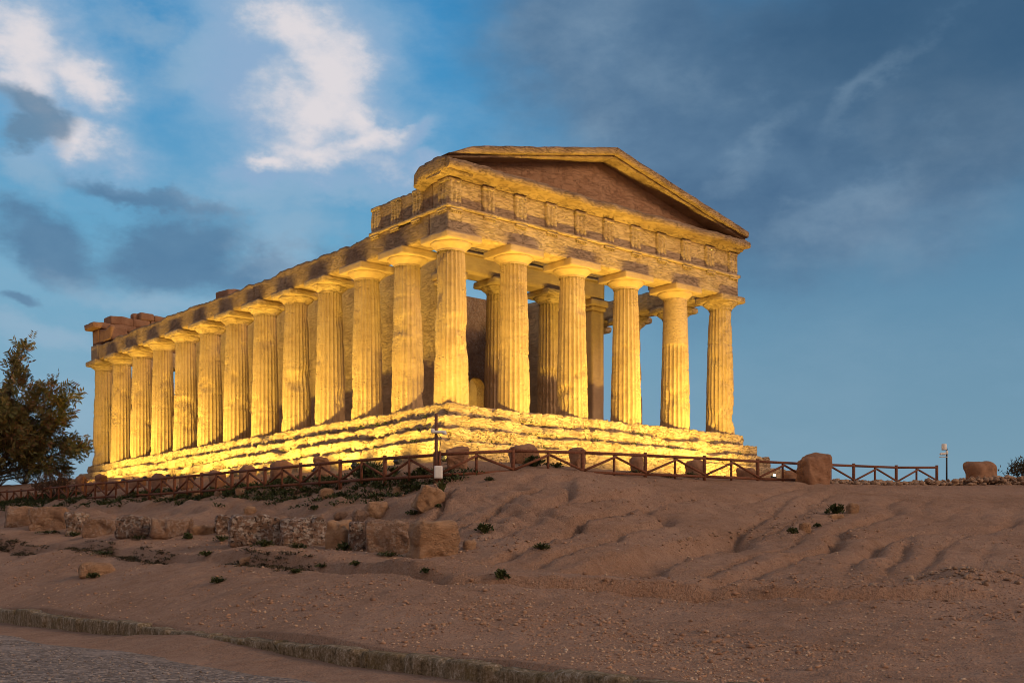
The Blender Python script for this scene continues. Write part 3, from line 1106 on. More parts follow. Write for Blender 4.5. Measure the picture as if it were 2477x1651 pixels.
def raking(xa, xb, seed):
    def shear(V):
        u = np.abs(V[:, 0] - CX)
        V[:, 2] = V[:, 2] + APEX - SL * u
        # broken ends
        V[:, 2] -= .30 * sstep(-V[:, 0], -.6, 1.3) * sstep(V[:, 2] - (APEX - SL * u), -.3, 0)
        return V
    parts = []
    for y0, y1, za, zb, sd in ((-1.12, .55, -.30, 0, seed), (-.92, .5, -.42, -.29, seed + 1)):
        V, F = rough_box(((xb - xa) / 2, (y1 - y0) / 2, (zb - za) / 2), (.11, .11, .09), .03, .03, 1.9, sd, ((xa + xb) / 2, (y0 + y1) / 2, (za + zb) / 2))
        parts.append((shear(V), F))
    V, F = join(parts)
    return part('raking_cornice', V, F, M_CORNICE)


raking(-.95, CX, 74)
raking(CX, LX + .86, 76)

# rear entablature and what is left of the rear gable, in big rough courses
rng = random.Random(5)
rear = run(-.55, LX + .55, LY - .55, LY + .55, 7.86, 8.85, .16, .03, .03, 1.6, 81, None, M_BOULDER, 'rear_frieze', label='brown unlit rear frieze')  # rear courses take browner stone, their unlit look put into the colour


def rear_course(zb, h, xa, xb, y0=LY - .7, y1=LY + .7):
    x = xa
    while x < xb:
        w = rng.uniform(.9, 1.7)
        hh = h * rng.uniform(.86, 1.05)
        V, F = rough_box((w / 2 + .004, (y1 - y0) / 2 * rng.uniform(.9, 1.0), hh / 2), .11, .08, .06, 1.8, rng.random() * 50,
                         (x + w / 2, (y0 + y1) / 2, zb + hh / 2 - .02))
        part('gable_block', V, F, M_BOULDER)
        x += w


rear_course(8.85, .40, -.98, LX + .6, LY - .8, LY + .9)
rear_course(9.23, .58, .2, LX - .5)
rear_course(9.78, .5, 2.2, LX - 2.6)
rear_course(10.25, .5, 5.2, LX - 5.2)
V, F = rough_box((.28, .3, .22), .1, .16, .05, 2, 8.8, (2.1, LY, 10.02))
part('gable_block', V, F, M_BOULDER)
# far return of the frieze on the near flank
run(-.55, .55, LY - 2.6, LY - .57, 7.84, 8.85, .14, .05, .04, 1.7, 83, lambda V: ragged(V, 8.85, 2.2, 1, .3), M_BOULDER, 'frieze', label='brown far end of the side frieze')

# the walled room inside
CW0, CW1, CY0, CY1 = 3.45, LX - 3.45, 5.2, 33.0
run(CW0, CW0 + .75, CY0 + .45, CY1, -.1, 7.95, .25, .02, .02, 1.2, 91, None, M_TEMPLE, 'cella_wall')
run(CW1 - .75, CW1, CY0 + .45, CY1, -.1, 7.60, .25, .02, .02, 1.2, 92, None, M_TEMPLE, 'cella_wall')
run(CW0 + .75, CW1 - .75, CY1 - .8, CY1, -.1, 7.0, .3, .02, .02, 1.2, 93, None, M_TEMPLE, 'cella_wall')
for x in (CW0 - .05, CW1 - .75):
    a = run(x, x + .8, CY0 - .45, CY0 + .44, 0, 6.45, .14, .02, .010, 1.5, 94, None, M_PLAIN, 'anta_pier')
    run(x - .10, x + .90, CY0 - .55, CY0 + .54, 6.44, 6.66, .1, .05, .010, 1.5, 95, None, M_PLAIN, 'pier_capital', a)
    run(x - .18, x + .98, CY0 - .63, CY0 + .62, 6.65, 6.98, .1, .02, .010, 1.5, 96, None, M_PLAIN, 'pier_abacus', a)
column(CX - 1.68, CY0, 26, z=.12, hs=1.012)
column(CX + 1.62, CY0, 28, z=.12, hs=1.012)
ia = run(CW0 - .05, CW1 + .05, CY0 - .52, CY0 + .52, 6.99, 7.95, .16, .03, .015, 1.8, 97, None, M_PLAIN, 'inner_architrave')
run(CW0 - .1, CW1 + .1, CY0 - .60, CY0 - .50, 7.86, 7.98, .09, .02, .012, 3, 98, None, M_PLAIN, 'taenia', ia)
run(CW0 - .05, CW1 + .05, CY0 - .48, CY0 + .48, 7.97, 9.0, .2, .03, .015, 1.8, 99, None, M_TEMPLE, 'inner_frieze')


def door_wall():
    """cross wall with an arched doorway"""
    x0, x1, zt, y0, y1 = CW0 + .74, CW1 - .74, 8.05, 12.0, 12.7
    xa, xb, zs = 10.2, 11.3, 3.2
    ra = (xb - xa) / 2
    arc = [(xb - ra + ra * math.cos(t), zs + ra * math.sin(t)) for t in np.linspace(0, math.pi, 15)]
    out = [(x0, 0), (x0, zt), (x1, zt), (x1, 0), (xb, 0)] + arc + [(xa, 0)]
    n = len(out)
    V = [(x, y0, z) for x, z in out] + [(x, y1, z) for x, z in out]
    F = [tuple(range(n)), tuple(reversed(range(n, 2 * n)))]
    for i in range(n):
        j = (i + 1) % n
        F.append((i, n + i, n + j, j))
    o = link('cella_wall', make_mesh('cella_wall', V, F, M_BLOCK, False), temple)  # darker stone than the side walls, with the shade here put into the colour
    return o


door_wall()

# loose stones on the temple
def loose(name, lx, ly, lz, half, seed, label, cat='stone', mat=None, rz=0, r=.1):
    V, F = rough_box(half, min(half) * .35, r, .05, 1.8, seed)
    x, y = loc2w(lx, ly)
    o = link(name, make_mesh(name, V, F, mat or M_BOULDER), None, (x, y, STYLO + lz + half[2]), (0, 0, YAW + rz))
    tag(o, label, cat)


loose('loose_block', 0, 19.6, 7.66, (.5, .75, .24), 3.1, 'flat loose block lying on top of the side architrave halfway along the temple', 'stone block')

# ------------------------------------------------------------------ floodlights
FLOODS = [0]


def floodlight(x, y, label, target, power, group='ground floodlights around the temple', lift=0.0, size=125, z=None):
    """a box lamp on a bracket, tilted at the temple; its beam is a lamp inside the housing"""
    zz = gz(x, y) + lift if z is None else z
    o = thing('floodlight', label, 'floodlight', (x, y, zz), 0, group)
    tv = Vector(target) - Vector((x, y, zz + .22))
    yaw = math.atan2(tv.y, tv.x)
    o.rotation_euler = (0, 0, yaw)
    pit = math.atan2(tv.z, math.hypot(tv.x, tv.y))
    if 'body' not in _tmpl:
        hood = [rough_box((.07, .17, .12), .04, .02, 0, 1)]      # the lens sits deep under a hood
        for c_, h_ in (((.11, 0, .115), (.06, .17, .006)), ((.11, 0, -.115), (.06, .17, .006)), ((.11, .165, 0), (.06, .006, .11)), ((.11, -.165, 0), (.06, .006, .11))):
            v_, f_ = box_grid(h_, .2)
            hood.append((v_ + np.array(c_), f_))
        V, F = join(hood)
        _tmpl['body'] = make_mesh('housing', V, F, M_STEEL, False)
        V, F = box_grid((.006, .15, .10), .1)
        _tmpl['lens'] = make_mesh('lens', V, F, M_LENS, False)
        V, F = join([(box_grid((.012, .19, .02), .1)[0], box_grid((.012, .19, .02), .1)[1]),
                     (box_grid((.02, .008, .14), .1)[0] + np.array([0, -.185, .14]), box_grid((.02, .008, .14), .1)[1]),
                     (box_grid((.02, .008, .14), .1)[0] + np.array([0, .185, .14]), box_grid((.02, .008, .14), .1)[1])])
        _tmpl['brk'] = make_mesh('bracket', V, F, M_STEEL, False)
    link('bracket', _tmpl['brk'], o, (0, 0, 0))
    h = link('housing', _tmpl['body'], o, (0, 0, .22), (0, -pit, 0))
    link('lens', _tmpl['lens'], h, (.074, 0, 0))
    o.scale = (.75, .75, .75)
    ld = bpy.data.lights.new('flood_beam', 'SPOT')
    ld.energy = power
    ld.color = LAMP_COL
    ld.spot_size = math.radians(size)
    ld.spot_blend = .75
    ld.shadow_soft_size = .09
    lo = bpy.data.objects.new('flood_beam', ld)
    COL.objects.link(lo)
    lo.parent = h
    lo.location = (.175, 0, 0)
    lo.rotation_euler = Vector((1, 0, 0)).to_track_quat('-Z', 'Y').to_euler()
    return o


def local_of(x, y):
    return ((x - CORNER[0]) * math.cos(YAW) + (y - CORNER[1]) * math.sin(YAW), -(x - CORNER[0]) * math.sin(YAW) + (y - CORNER[1]) * math.cos(YAW))


SIDE_T = [-28.15 - 2.9 * k for k in range(1, 15)]            # every rock and lamp along the side, one stride apart
side_lab = ['behind the leafy shrub right of the upright squared rock', 'screened by the upright squared rock', 'screened by the large rounded rock',
            'screened by the brown rock beside the large one', 'screened by the low broad rock', 'screened by the wide dark rock', 'screened by the pointed rock', 'left of the pointed rock', 'screened by the squat rock', 'by the farthest large rock',
            'first beyond the farthest large rock', 'second beyond the farthest large rock', 'third beyond the farthest large rock', 'last at the far corner column']
for t_, lab in zip(SIDE_T, side_lab):
    p = 22.7 * NV + t_ * TV
    lx, ly = local_of(*(p * (1 + 1.6 / np.linalg.norm(p))))
    lx, ly2 = -4.0, min(ly, 36.6)
    x, y = loc2w(lx, ly2)
    tx_, ty_ = loc2w(0, ly2 + .6)
    floodlight(x, y, 'dark floodlight facing the side steps, ' + lab, (tx_, ty_, STYLO + 3.0), LAMP_POWER * .62 * (.6 if ly2 < 3 else 1), size=116)
front_px = [(1106, 39.5), (1267, 40.6), (1398, 42.2), (1541, 43.8), (1680, 45.6), (1805, 47.5), (1911, 50.0)]
front_lab = ['screened by the upright dark rock', 'screened by the broad sloping rock', 'screened by the squared rock', 'screened by the round topped rock', 'screened by the leaning brown rock', 'screened by the low dark rock', 'behind the big boulder']
for (px, d), lab in zip(front_px, front_lab):
    # straight behind its rock, six metres out from the colonnade
    g0, g1 = local_of((px - CXP) / FPX * 30, 30)[1], local_of((px - CXP) / FPX * 60, 60)[1]
    d = 30 + 30 * (-5.9 - g0) / (g1 - g0)
    x, y = (px - CXP) / FPX * d, d
    lx, ly = local_of(x, y)
    tx_, ty_ = loc2w(min(lx, LX) - .2, 0)
    floodlight(x, y, 'dark floodlight facing the gable end, ' + lab, (tx_, ty_, STYLO + 4.0), LAMP_POWER * .72 * (ly / 5.2) ** 2 * (.6 if lx < 2 else 1), size=105)
# inside the room
x, y = loc2w(8.2, 14.0)
tx_, ty_ = loc2w(12.6, 14.9)
floodlight(x, y, 'floodlight on the floor of the inner room behind the arched doorway', (tx_, ty_, STYLO + 1.8), 1300, z=STYLO)
# the one lamp that shows its glow past the end of the steps
x, y, zz = W(1873, 1152, 50.5)
floodlight(x, y, 'glowing floodlight seen past the right end of the steps beside the big boulder', (x - 4.5, y + 3.5, zz + 1.6), 1700, z=zz - .25)
gl = lathe([(.01, -.08), (.055, -.055), (.075, 0), (.055, .055), (.01, .08)], 14)
og = [o for o in bpy.data.objects if o.name.startswith('floodlight') and o.parent is None][-1]
part('bulb_cover', gl[0], gl[1], M_LENS, og, (0, 0, .42))

# ------------------------------------------------------------------ fences
def fence(name, label, nodes, cat='fence'):
    """round wooden posts, two rails and an inverted V brace in each bay"""
    root = thing(name, label, cat, (nodes[0][0], nodes[0][1], nodes[0][2]))
    o0 = np.array(nodes[0])
    P = [np.array(n) for n in nodes]
    HT, HB, HP = 1.02, .36, 1.12

    def add(nm, a, b, r, rb=None):
        V, F = tube(np.array(a) - o0, np.array(b) - o0, r, rb, 9)
        link(nm, make_mesh(nm, V, F, M_WOOD), root)
    up = np.array([0, 0, 1.0])
    for i, p in enumerate(P):
        g = gz(p[0], p[1])
        add('post', (p[0], p[1], min(g - .1, p[2])), p + up * HP, .066)
    for a, b in zip(P[:-1], P[1:]):
        m = (a + b) / 2
        side = np.array([-(b - a)[1], (b - a)[0], 0])
        side = side / np.linalg.norm(side) * .055
        add('top_rail', a + up * HT, b + up * HT, .052)
        add('bottom_rail', a + up * HB, b + up * HB, .05)
        add('short_post', m + up * (HB - .12) + side * .4, m + up * (HT + .02) + side * .4, .045)
        add('brace', a + up * (HB + .05) - side, m + up * (HT - .10) - side, .042)
        add('brace', b + up * (HB + .05) - side, m + up * (HT - .10) - side, .042)
    return root


def rail_node(px, d, ytop):
    """a post foot, from where the top rail crosses it"""
    x, y, z = W(px, ytop, d)
    return (x, y, z - 1.02)


left_nodes = [(1053, 36.5, 1100), (931, 38.0, 1108), (823, 39.9, 1117), (727, 41.8, 1126), (641, 43.7, 1134), (561, 45.6, 1141), (488, 47.5, 1148), (422, 49.4, 1154),
              (362, 51.4, 1159), (307, 53.5, 1163.5), (256.5, 55.6, 1167.5), (207, 57.7, 1171.5), (164, 60.0, 1175.5), (123, 62.2, 1179.5), (86, 64.5, 1183), (51, 66.8, 1186), (17, 69.0, 1188.5), (-16, 71.3, 1191), (-48, 73.6, 1193.5)]
fl = [rail_node(px, d, yt) for px, d, yt in left_nodes]
fence('wooden_fence', 'brown log fence with V braces running down along the long side of the temple', fl)
right_nodes = [(1053, 36.5, 1098), (1241, 37.4, 1090), (1409, 38.9, 1094), (1561, 40.5, 1101), (1704, 42.3, 1108), (1833, 44.2, 1115.5), (1953, 46.2, 1121.5), (2065, 48.2, 1126), (2168, 50.2, 1130), (2266, 52.2, 1130)]
fr = [rail_node(px, d, yt) for px, d, yt in right_nodes]
fr[0] = (fr[0][0] + .12, fr[0][1] + .03, fr[0][2])
fence('wooden_fence', 'brown log fence with V braces curving along the ridge before the gable end', fr)

# pole in the fence at the corner
px_, py_, _ = W(1055, 1170, 36.3)
pz = gz(px_, py_)
ptop = W(1055, 1000, 36.3)[2]
pole = thing('corner_pole', 'tall rust brown pole standing in the fence below the temple corner', 'pole', (px_, py_, pz))
V, F = tube((0, 0, -.15), (0, 0, ptop - pz), .055, .05, 12)
part('mast', V, F, M_RUST, pole)
V, F = join([rough_box((.20, .05, .045), .05, .02, 0, 1, 0, (.12, -.06, ptop - pz - .58)), rough_box((.06, .06, .07), .04, .03, 0, 1, 0, (-.10, -.06, ptop - pz - .55)),
             tube((.24, -.1, ptop - pz - .62), (.30, -.22, ptop - pz - .64), .045, .05, 10)])
part('camera', V, F, M_WHITE, pole)
V, F = rough_box((.13, .08, .20), .05, .02, 0, 1, 0, (.08, -.13, .42))
part('junction_box', V, F, M_WHITE, pole)
V, F = join([tube((.07, .0, ptop - pz - .62), (.16, -.02, 1.5), .012, n=6), tube((.16, -.02, 1.5), (.06, -.06, .7), .012, n=6)])
part('cable', V, F, M_DARK, pole)

# camera pole by the right end of the fence
x, y, _ = W(2290, 1160, 53.0)
z = gz(x, y)
hp = W(2290, 1073, 53)[2] - z
p2 = thing('camera_pole', 'thin dark pole topped with white security cameras beside the end of the fence', 'camera pole', (x, y, z))
V, F = tube((0, 0, -.1), (0, 0, hp - .2), .04, .035, 10)
part('mast', V, F, M_STEEL, p2)
V, F = lathe([(.02, hp - .28), (.11, hp - .28), (.115, hp - .25), (.115, hp - .02), (.10, hp), (.02, hp + .01)], 18)
part('dome_housing', V + np.array([-.12, 0, 0]), F, M_WHITE, p2)
V, F = join([rough_box((.11, .06, .06), .05, .02, 0, 1, 0, (-.2, -.08, hp - .46)), tube((-.3, -.1, hp - .47), (-.34, -.12, hp - .48), .05, .045, 10)])
part('camera', V, F, M_WHITE, p2)
V, F = join([rough_box((.2, .025, .02), .05, .01, 0, 1, 0, (-.15, -.03, hp - .60)), rough_box((.05, .05, .09), .05, .02, 0, 1, 0, (0, -.02, hp - .40))])
part('bracket', V, F, M_WHITE, p2)

# ------------------------------------------------------------------ stones
def stone(name, label, cat, l, r, top, base, rz=0.0, depth=.8, mat=None, seed=0, shape='block', d=None, group=None, sink=.12, tilt=(0, 0), wide=1.0):
    """a stone that stands on the ground at the foot it has in the photograph, at its real size"""
    px = (l + r) / 2
    if d is None:
        x, y, z = hit(px, base)
    else:
        x, y = (px - CXP) / FPX * d, d
        z = gz(x, y)
    w = (r - l) / FPX * y * wide
    h = max(.12, EYE + (HZP - top) / FPX * y - z)
    dp = w * depth
    half = (w / 2, dp / 2, (h + sink) / 2)
    sp = max(.03, min(half) * .16)
    if shape == 'block':
        V, F = rough_box(half, sp, min(half) * .34, .22 * min(1, w), 1.7 / max(.5, min(w, 1.2)), seed + .37, (0, 0, (h - sink) / 2), 5, chips=.30 * min(w, 1.1))
    else:
        V, F = rough_box(half, sp, min(half) * .75, .17 * min(w, 1.3), 1.5 / max(.4, min(w, 1.3)), seed + .37, (0, 0, (h - sink) / 2), 5, chips=.18 * w)
    # move back so that its front foot stands where the photo shows it
    y2 = y + dp * .35
    x2 = x * y2 / y
    z2 = z if d is not None else gz(x2, y2) * .35 + z * .65
    o = link(name, make_mesh(name, V, F, mat or M_BLOCK), None, (x2, y2, z2), (math.radians(tilt[0]), math.radians(tilt[1]), math.radians(rz)))
    return tag(o, label, cat, group)


G1 = 'squared stone blocks in a row below the bank'
stone('stone_block', 'dark weathered block at the far left end of the block row', 'stone block', 20, 82, 1226, 1272, 20, .9, seed=1, group=G1)
stone('stone_block', 'long low reddish block second from the left end of the block row', 'stone block', 72, 158, 1231, 1281, 15, .7, seed=2, group=G1)
stone('stone_block', 'small upright block left of the broad one with a gap behind it', 'stone block', 160, 210, 1241, 1289, 10, .8, seed=3, group=G1, mat=M_LICHEN)
stone('stone_block', 'broad squat grey brown block in the middle of the left half of the row', 'stone block', 207, 290, 1253, 1294, 8, .7, seed=4, group=G1)
stone('stone_block', 'pale lichen topped block with a ragged upper left corner', 'stone block', 289, 368, 1247, 1297, -12, .7, seed=5, group=G1, mat=M_LICHEN)
stone('stone_block', 'squared brown block with a weed at its right foot, last before the gap', 'stone block', 369, 463, 1250, 1298, 8, .7, seed=6, group=G1)
stone('stone_block', 'low half buried block lying in the gap of the row', 'stone block', 466, 524, 1271, 1293, 0, .7, seed=7, group=G1, mat=M_BLOCKW)
stone('stone_block', 'narrow grey block peeping out behind the big speckled one', 'stone block', 524, 566, 1249, 1290, 5, 1.0, seed=8, group=G1, mat=M_LICHEN)
stone('stone_block', 'big block speckled with pale lichen, its front facing the kerb', 'stone block', 556, 680, 1248, 1318, 6, .6, seed=9, group=G1, mat=M_LICHEN)
stone('stone_block', 'lichened block half pale and half dark, right of the big speckled one', 'stone block', 680, 796, 1247, 1321, 4, .65, seed=10, group=G1, mat=M_LICHEN)
stone('stone_block', 'narrow block with a bright orange brown face between two dark ones', 'stone block', 792, 846, 1257, 1324, -14, .9, seed=11, group=G1, mat=M_BLOCKW)
stone('stone_block', 'narrow rough block furrowed by upright ridges', 'stone block', 842, 896, 1261, 1329, 3, .9, seed=12, group=G1, mat=M_LICHEN)
stone('stone_block', 'wide dark block left of the nearest orange faced one', 'stone block', 893, 992, 1255, 1337, 4, .7, seed=13, group=G1)
stone('stone_block', 'nearest block, with a dark left side and a broad orange brown face', 'stone block', 990, 1108, 1258, 1346, 28, .75, seed=14, group=G1, mat=M_BLOCKW, wide=.86)

stone('boulder', 'pale orange boulder fallen behind the row of blocks', 'boulder', 880, 944, 1214, 1259, 15, .8, M_BLOCKW, 20, 'rock')
stone('boulder', 'dull rock leaning against the left of the pale orange boulder', 'boulder', 854, 892, 1232, 1262, 5, .8, M_BLOCK, 21, 'rock')
stone('boulder', 'tilted broken block wedged on the slope at the foot of the tall pole', 'boulder', 997, 1060, 1176, 1234, 25, .8, M_BLOCKW, 22, 'block', tilt=(14, 20))
stone('boulder', 'small rust coloured rock on the bank above the big speckled block', 'boulder', 590, 620, 1224, 1244, 0, .8, M_BLOCKW, 23, 'rock')
stone('boulder', 'small brown rock on the bank just behind the narrow orange block', 'boulder', 808, 844, 1237, 1256, 0, .8, M_BLOCK, 24, 'rock')
stone('field_stone', 'flat yellowish stone lying on the path before the blocks', 'stone', 582, 618, 1347, 1361, 10, .7, M_BLOCKW, 25, 'rock')
stone('field_stone', 'low rounded stone with a weed in front on the left forecourt', 'stone', 190, 278, 1366, 1393, 12, .6, M_BLOCKW, 26, 'rock')
stone('field_stone', 'small stone just right of the nearest block', 'stone', 1118, 1152, 1305, 1328, 10, .8, M_BLOCKW, 27, 'rock')
stone('field_stone', 'yellow brown stone beside the green bush on the right slope', 'stone', 2044, 2078, 1217, 1241, 10, .8, M_BLOCKW, 28, 'rock')
stone('field_stone', 'pale stone lower down the right slope next to a small weed', 'stone', 1934, 1960, 1262, 1283, 10, .8, M_BLOCKW, 29, 'rock')
stone('field_stone', 'flat stone below the green bush on the right slope', 'stone', 2002, 2040, 1242, 1256, 0, .7, M_BLOCKW, 30, 'rock')
G2 = 'rounded stones under the long fence'
for i, (l, r, t, b_, lab) in enumerate([(776, 808, 1183, 1203, 'rounded pale stone under the long fence between the third and fourth posts from the pole'), (708, 728, 1183, 1197, 'small stone at the foot of a post of the long fence'),
                                        (950, 975, 1176, 1194, 'small stone on the bank just left of the tilted broken block'), (1018, 1050, 1154, 1169, 'flat stone under the rails left of the tall pole'),
                                        (570, 600, 1180, 1194, 'brown stone under the middle of the long fence'), (515, 540, 1186, 1199, 'stone in weeds under the long fence above the big speckled block'),
                                        (462, 488, 1188, 1203, 'dull stone in weeds under the far half of the long fence'), (280, 300, 1196, 1208, 'small stone beneath the far end of the long fence')]):
    stone('field_stone', lab, 'stone', l, r, t, b_, 20 * i, .8, M_BLOCK if i % 2 else M_BLOCKW, 31 + i, 'rock', group=G2)

# rocks that screen the floodlights
G3 = 'rocks screening the floodlights'
for i, (l, r, t, lab) in enumerate([(760, 796, 1104, 'upright squared rock behind the long fence, nearest to the temple corner'), (657, 707, 1113, 'large rounded rock behind the long fence standing well above its rail'),
                                    (580, 620, 1127, 'brown rock behind the long fence just left of the large rounded one'), (504, 547, 1137, 'low broad rock behind the long fence under the fifth side column'),
                                    (425, 472, 1148, 'wide dark rock behind the long fence with its top level with the rail'), (366, 405, 1145, 'pointed rock standing above the rail of the long fence'),
                                    (313, 352, 1156, 'rock behind the long fence left of the pointed one'), (258, 302, 1160, 'squat rock behind the long fence below the far corner column'), (207, 238, 1166, 'farthest rock behind the long fence at the end of the steps')]):
    px = (l + r) / 2
    s_ = 22.7
    d = s_ / (.763 * (px - CXP) / FPX + .646)
    stone('rock', lab, 'rock', l, r, t, 1190, 25 * i, .7, M_BOULDER, 50 + i, 'rock', d=d, group=G3)
for k, lab in ((10, 'first small rock beyond the farthest large one behind the long fence'), (11, 'second small rock beyond the farthest large one behind the long fence'), (12, 'third small rock beyond the farthest large one behind the long fence')):
    p = 22.7 * NV + SIDE_T[k] * TV
    cpx = CXP + FPX * p[0] / p[1]
    tp = HZP - (gz(p[0], p[1]) + .85 - EYE) / p[1] * FPX
    stone('rock', lab, 'rock', cpx - 16, cpx + 16, tp, 1190, 25 * k, .7, M_BOULDER, 60 + k, 'rock', d=p[1], group=G3)
for i, (l, r, t, d, lab) in enumerate([(1080, 1132, 1081, 38.2, 'upright dark rock behind the front fence just right of the tall pole'), (1228, 1306, 1076, 39.2, 'broad dark rock sloping down to the right behind the front fence'),
                                       (1379, 1418, 1085, 40.8, 'squared rock behind the front fence third from the pole'), (1518, 1563, 1102, 42.3, 'round topped rock behind the front fence below the third front column'),
                                       (1655, 1704, 1110, 44.0, 'leaning brown rock behind the front fence below the last gap of columns'), (1782, 1827, 1130, 45.8, 'low dark rock behind the front fence at the right end of the steps'),
                                       (1892, 1930, 1137, 48.5, 'low brown rock half hidden by the big boulder')]):
    stone('rock', lab, 'rock', l, r, t, 1140, 30 * i, .7, M_BOULDER, 70 + i, 'rock' if i not in (0, 2) else 'block', d=d, group=G3)
stone('boulder', 'big squared brown boulder standing in front of the fence on the ridge', 'boulder', 1928, 2008, 1099, 1176, 24, .8, M_BOULDER, 90, 'block', d=44.6, sink=.3, wide=.95)
stone('boulder', 'rounded brown boulder on the ridge right of the camera pole', 'boulder', 2338, 2408, 1114, 1163, 8, .8, M_BOULDER, 91, 'rock', d=51.6, sink=.25, wide=1.05)

# ------------------------------------------------------------------ rubble and gravel
def pebbles(name, label, cat, pts, sizes, mat, seed, kind='stuff', flat=.7):
    rs = np.random.RandomState(seed)
    V0, F0 = box_grid((1, 1, 1), 1.0)
    V0 = V0 / np.linalg.norm(V0, axis=1, keepdims=True)
    n = len(pts)
    sh = 1 + .28 * rs.randn(n, len(V0), 1)
    th = rs.rand(n) * 6.28
    sc3 = np.stack([sizes * rs.uniform(.7, 1.2, n), sizes * rs.uniform(.6, 1.0, n), sizes * flat * rs.uniform(.6, 1.1, n)], 1)
    V = V0[None] * sh * sc3[:, None]
    c, s = np.cos(th)[:, None], np.sin(th)[:, None]
    V = np.stack([V[..., 0] * c - V[..., 1] * s, V[..., 0] * s + V[..., 1] * c, V[..., 2]], -1) + np.asarray(pts)[:, None]
    F = (F0[None] + (np.arange(n) * len(V0))[:, None, None]).reshape(-1, 4)
    o = link(name, make_mesh(name, V.reshape(-1, 3), F, mat, False))
    return tag(o, label, cat, None, kind)


def peb_mat(name, cols):
    m, T, b = new_mat(name)
    g = T.n.new('ShaderNodeNewGeometry')
    c = T.ramp(g.outputs['Random Per Island'], [(i / (len(cols) - 1), q) for i, q in enumerate(cols)])
    T.l.new(c, b.inputs['Base Color'])
    return m


M_PEB = peb_mat('mixed_pebbles', [(.24, .14, .09), (.36, .225, .15), (.46, .33, .235), (.32, .19, .12), (.54, .42, .32)])
M_CLOD = peb_mat('earth_clods', [(.20, .115, .075), (.30, .18, .12), (.38, .24, .165), (.26, .155, .10), (.44, .31, .22)])
M_RUB = peb_mat('limestone_rubble', [(.15, .095, .065), (.26, .17, .115), (.36, .25, .175), (.21, .135, .095)])
M_GRV = peb_mat('grey_road_gravel', [(.14, .12, .11), (.22, .19, .17), (.33, .28, .25), (.20, .16, .14)])

rs = np.random.RandomState(3)
N = 110000
d = 12 + 28 * rs.rand(N) ** 1.3
px = rs.uniform(-80, 2560, N)
X = (px - CXP) / FPX * d
s_ = X * NV[0] + d * NV[1]
keep = (s_ > S_K + .1) & (s_ < 31)
X, d = X[keep], d[keep]
cl = fbm(np.stack([X * .5, d * .5, X * 0], 1), 3)
k2 = rs.rand(len(X)) < np.clip(.40 + 2.0 * cl, .05, 1)
X, d = X[k2], d[k2]
sz = .006 + .026 * rs.rand(len(X)) ** 9
pebbles('pebbles', 'small pebbles scattered over the bare earth', 'pebbles', np.stack([X, d, land(X, d) + sz * .1], 1), sz, M_PEB, 4)
# clods and small stones of the soil itself
N = 30000
d = 13 + 30 * rs.rand(N) ** 1.2
px = rs.uniform(-80, 2560, N)
X = (px - CXP) / FPX * d
s_ = X * NV[0] + d * NV[1]
keep = (s_ > S_K + .15) & (s_ < 33)
X, d = X[keep], d[keep]
cl = fbm(np.stack([X * .35 + 9, d * .35, X * 0], 1), 3)
k2 = rs.rand(len(X)) < np.clip(.30 + 1.5 * cl, .04, 1)
X, d = X[k2], d[k2]
sz = .016 + .040 * rs.rand(len(X)) ** 5
pebbles('clods', 'loose brown clods and stones of earth lying over the slope', 'clods', np.stack([X, d, land(X, d) + sz * .15], 1), sz, M_CLOD, 14)
X = rs.uniform(-16, 3, 9000)
Y = rs.uniform(9, 34, 9000)
s_ = X * NV[0] + Y * NV[1]
k = (s_ < 7.4) & (s_ > 1)
X, Y = X[k], Y[k]
sz = .012 + .02 * rs.rand(len(X)) ** 3
pebbles('road_gravel', 'loose grey gravel on the road', 'gravel', np.stack([X, Y, np.full(len(X), .055)], 1), sz, M_GRV, 5)
# low rubble wall along the ridge on the right
pts, szs = [], []
for i in range(1700):
    u = rs.rand()
    ppx = 2000 + 700 * u
    dd = 47.2 + 4.6 * u + rs.randn() * .45
    hgt = (.10 + .26 * sstep(np.array([ppx]), 2150, 2450)[0]) * rs.rand() * max(0, 1 - (abs(rs.randn()) * .3))
    x = (ppx - CXP) / FPX * dd
    pts.append((x, dd, gz(x, dd) + hgt))
    szs.append(.04 + .12 * rs.rand() ** 2)
pebbles('rubble', 'low bank of limestone rubble along the ridge under the right end of the fence', 'rubble', pts, np.array(szs), M_RUB, 6, flat=.8)
pts, szs = [], []
hx, hy, _ = W(2370, 1362, 23.5)
for i in range(230):
    x, y = hx + rs.randn() * .75, hy + rs.randn() * .6
    pts.append((x, y, gz(x, y) + .02))
    szs.append(.012 + .075 * rs.rand() ** 3)
pebbles('rubble', 'heap of earthy stones on the lower right slope', 'rubble', pts, np.array(szs), M_RUB, 7)
pts, szs = [], []
for i in range(170):
    ppx = rs.uniform(1640, 2080)
    ppy = 1315 - (ppx - 1640) * .20 + rs.randn() * 9
    x, y, z = hit(ppx, ppy, 22, 46)
    if z > -5:
        pts.append((x, y, z + .01))
        szs.append(.012 + .05 * rs.rand() ** 3)
pebbles('rubble', 'stones washed into a gully on the right slope', 'rubble', pts, np.array(szs), M_RUB, 8)
# broken stone strewn between the fence and the steps on the right
pts, szs = [], []
for i in range(420):
    lx, ly = rs.uniform(9, 21), -2.9 - abs(rs.randn()) * 1.0
    x, y = loc2w(lx, ly)
    pts.append((x, y, gz(x, y) + rs.rand() * .12))
    szs.append(rs.uniform(.04, .16))
pebbles('rubble', 'lit broken stone strewn at the foot of the front steps', 'rubble', pts, np.array(szs), M_RUB, 9)

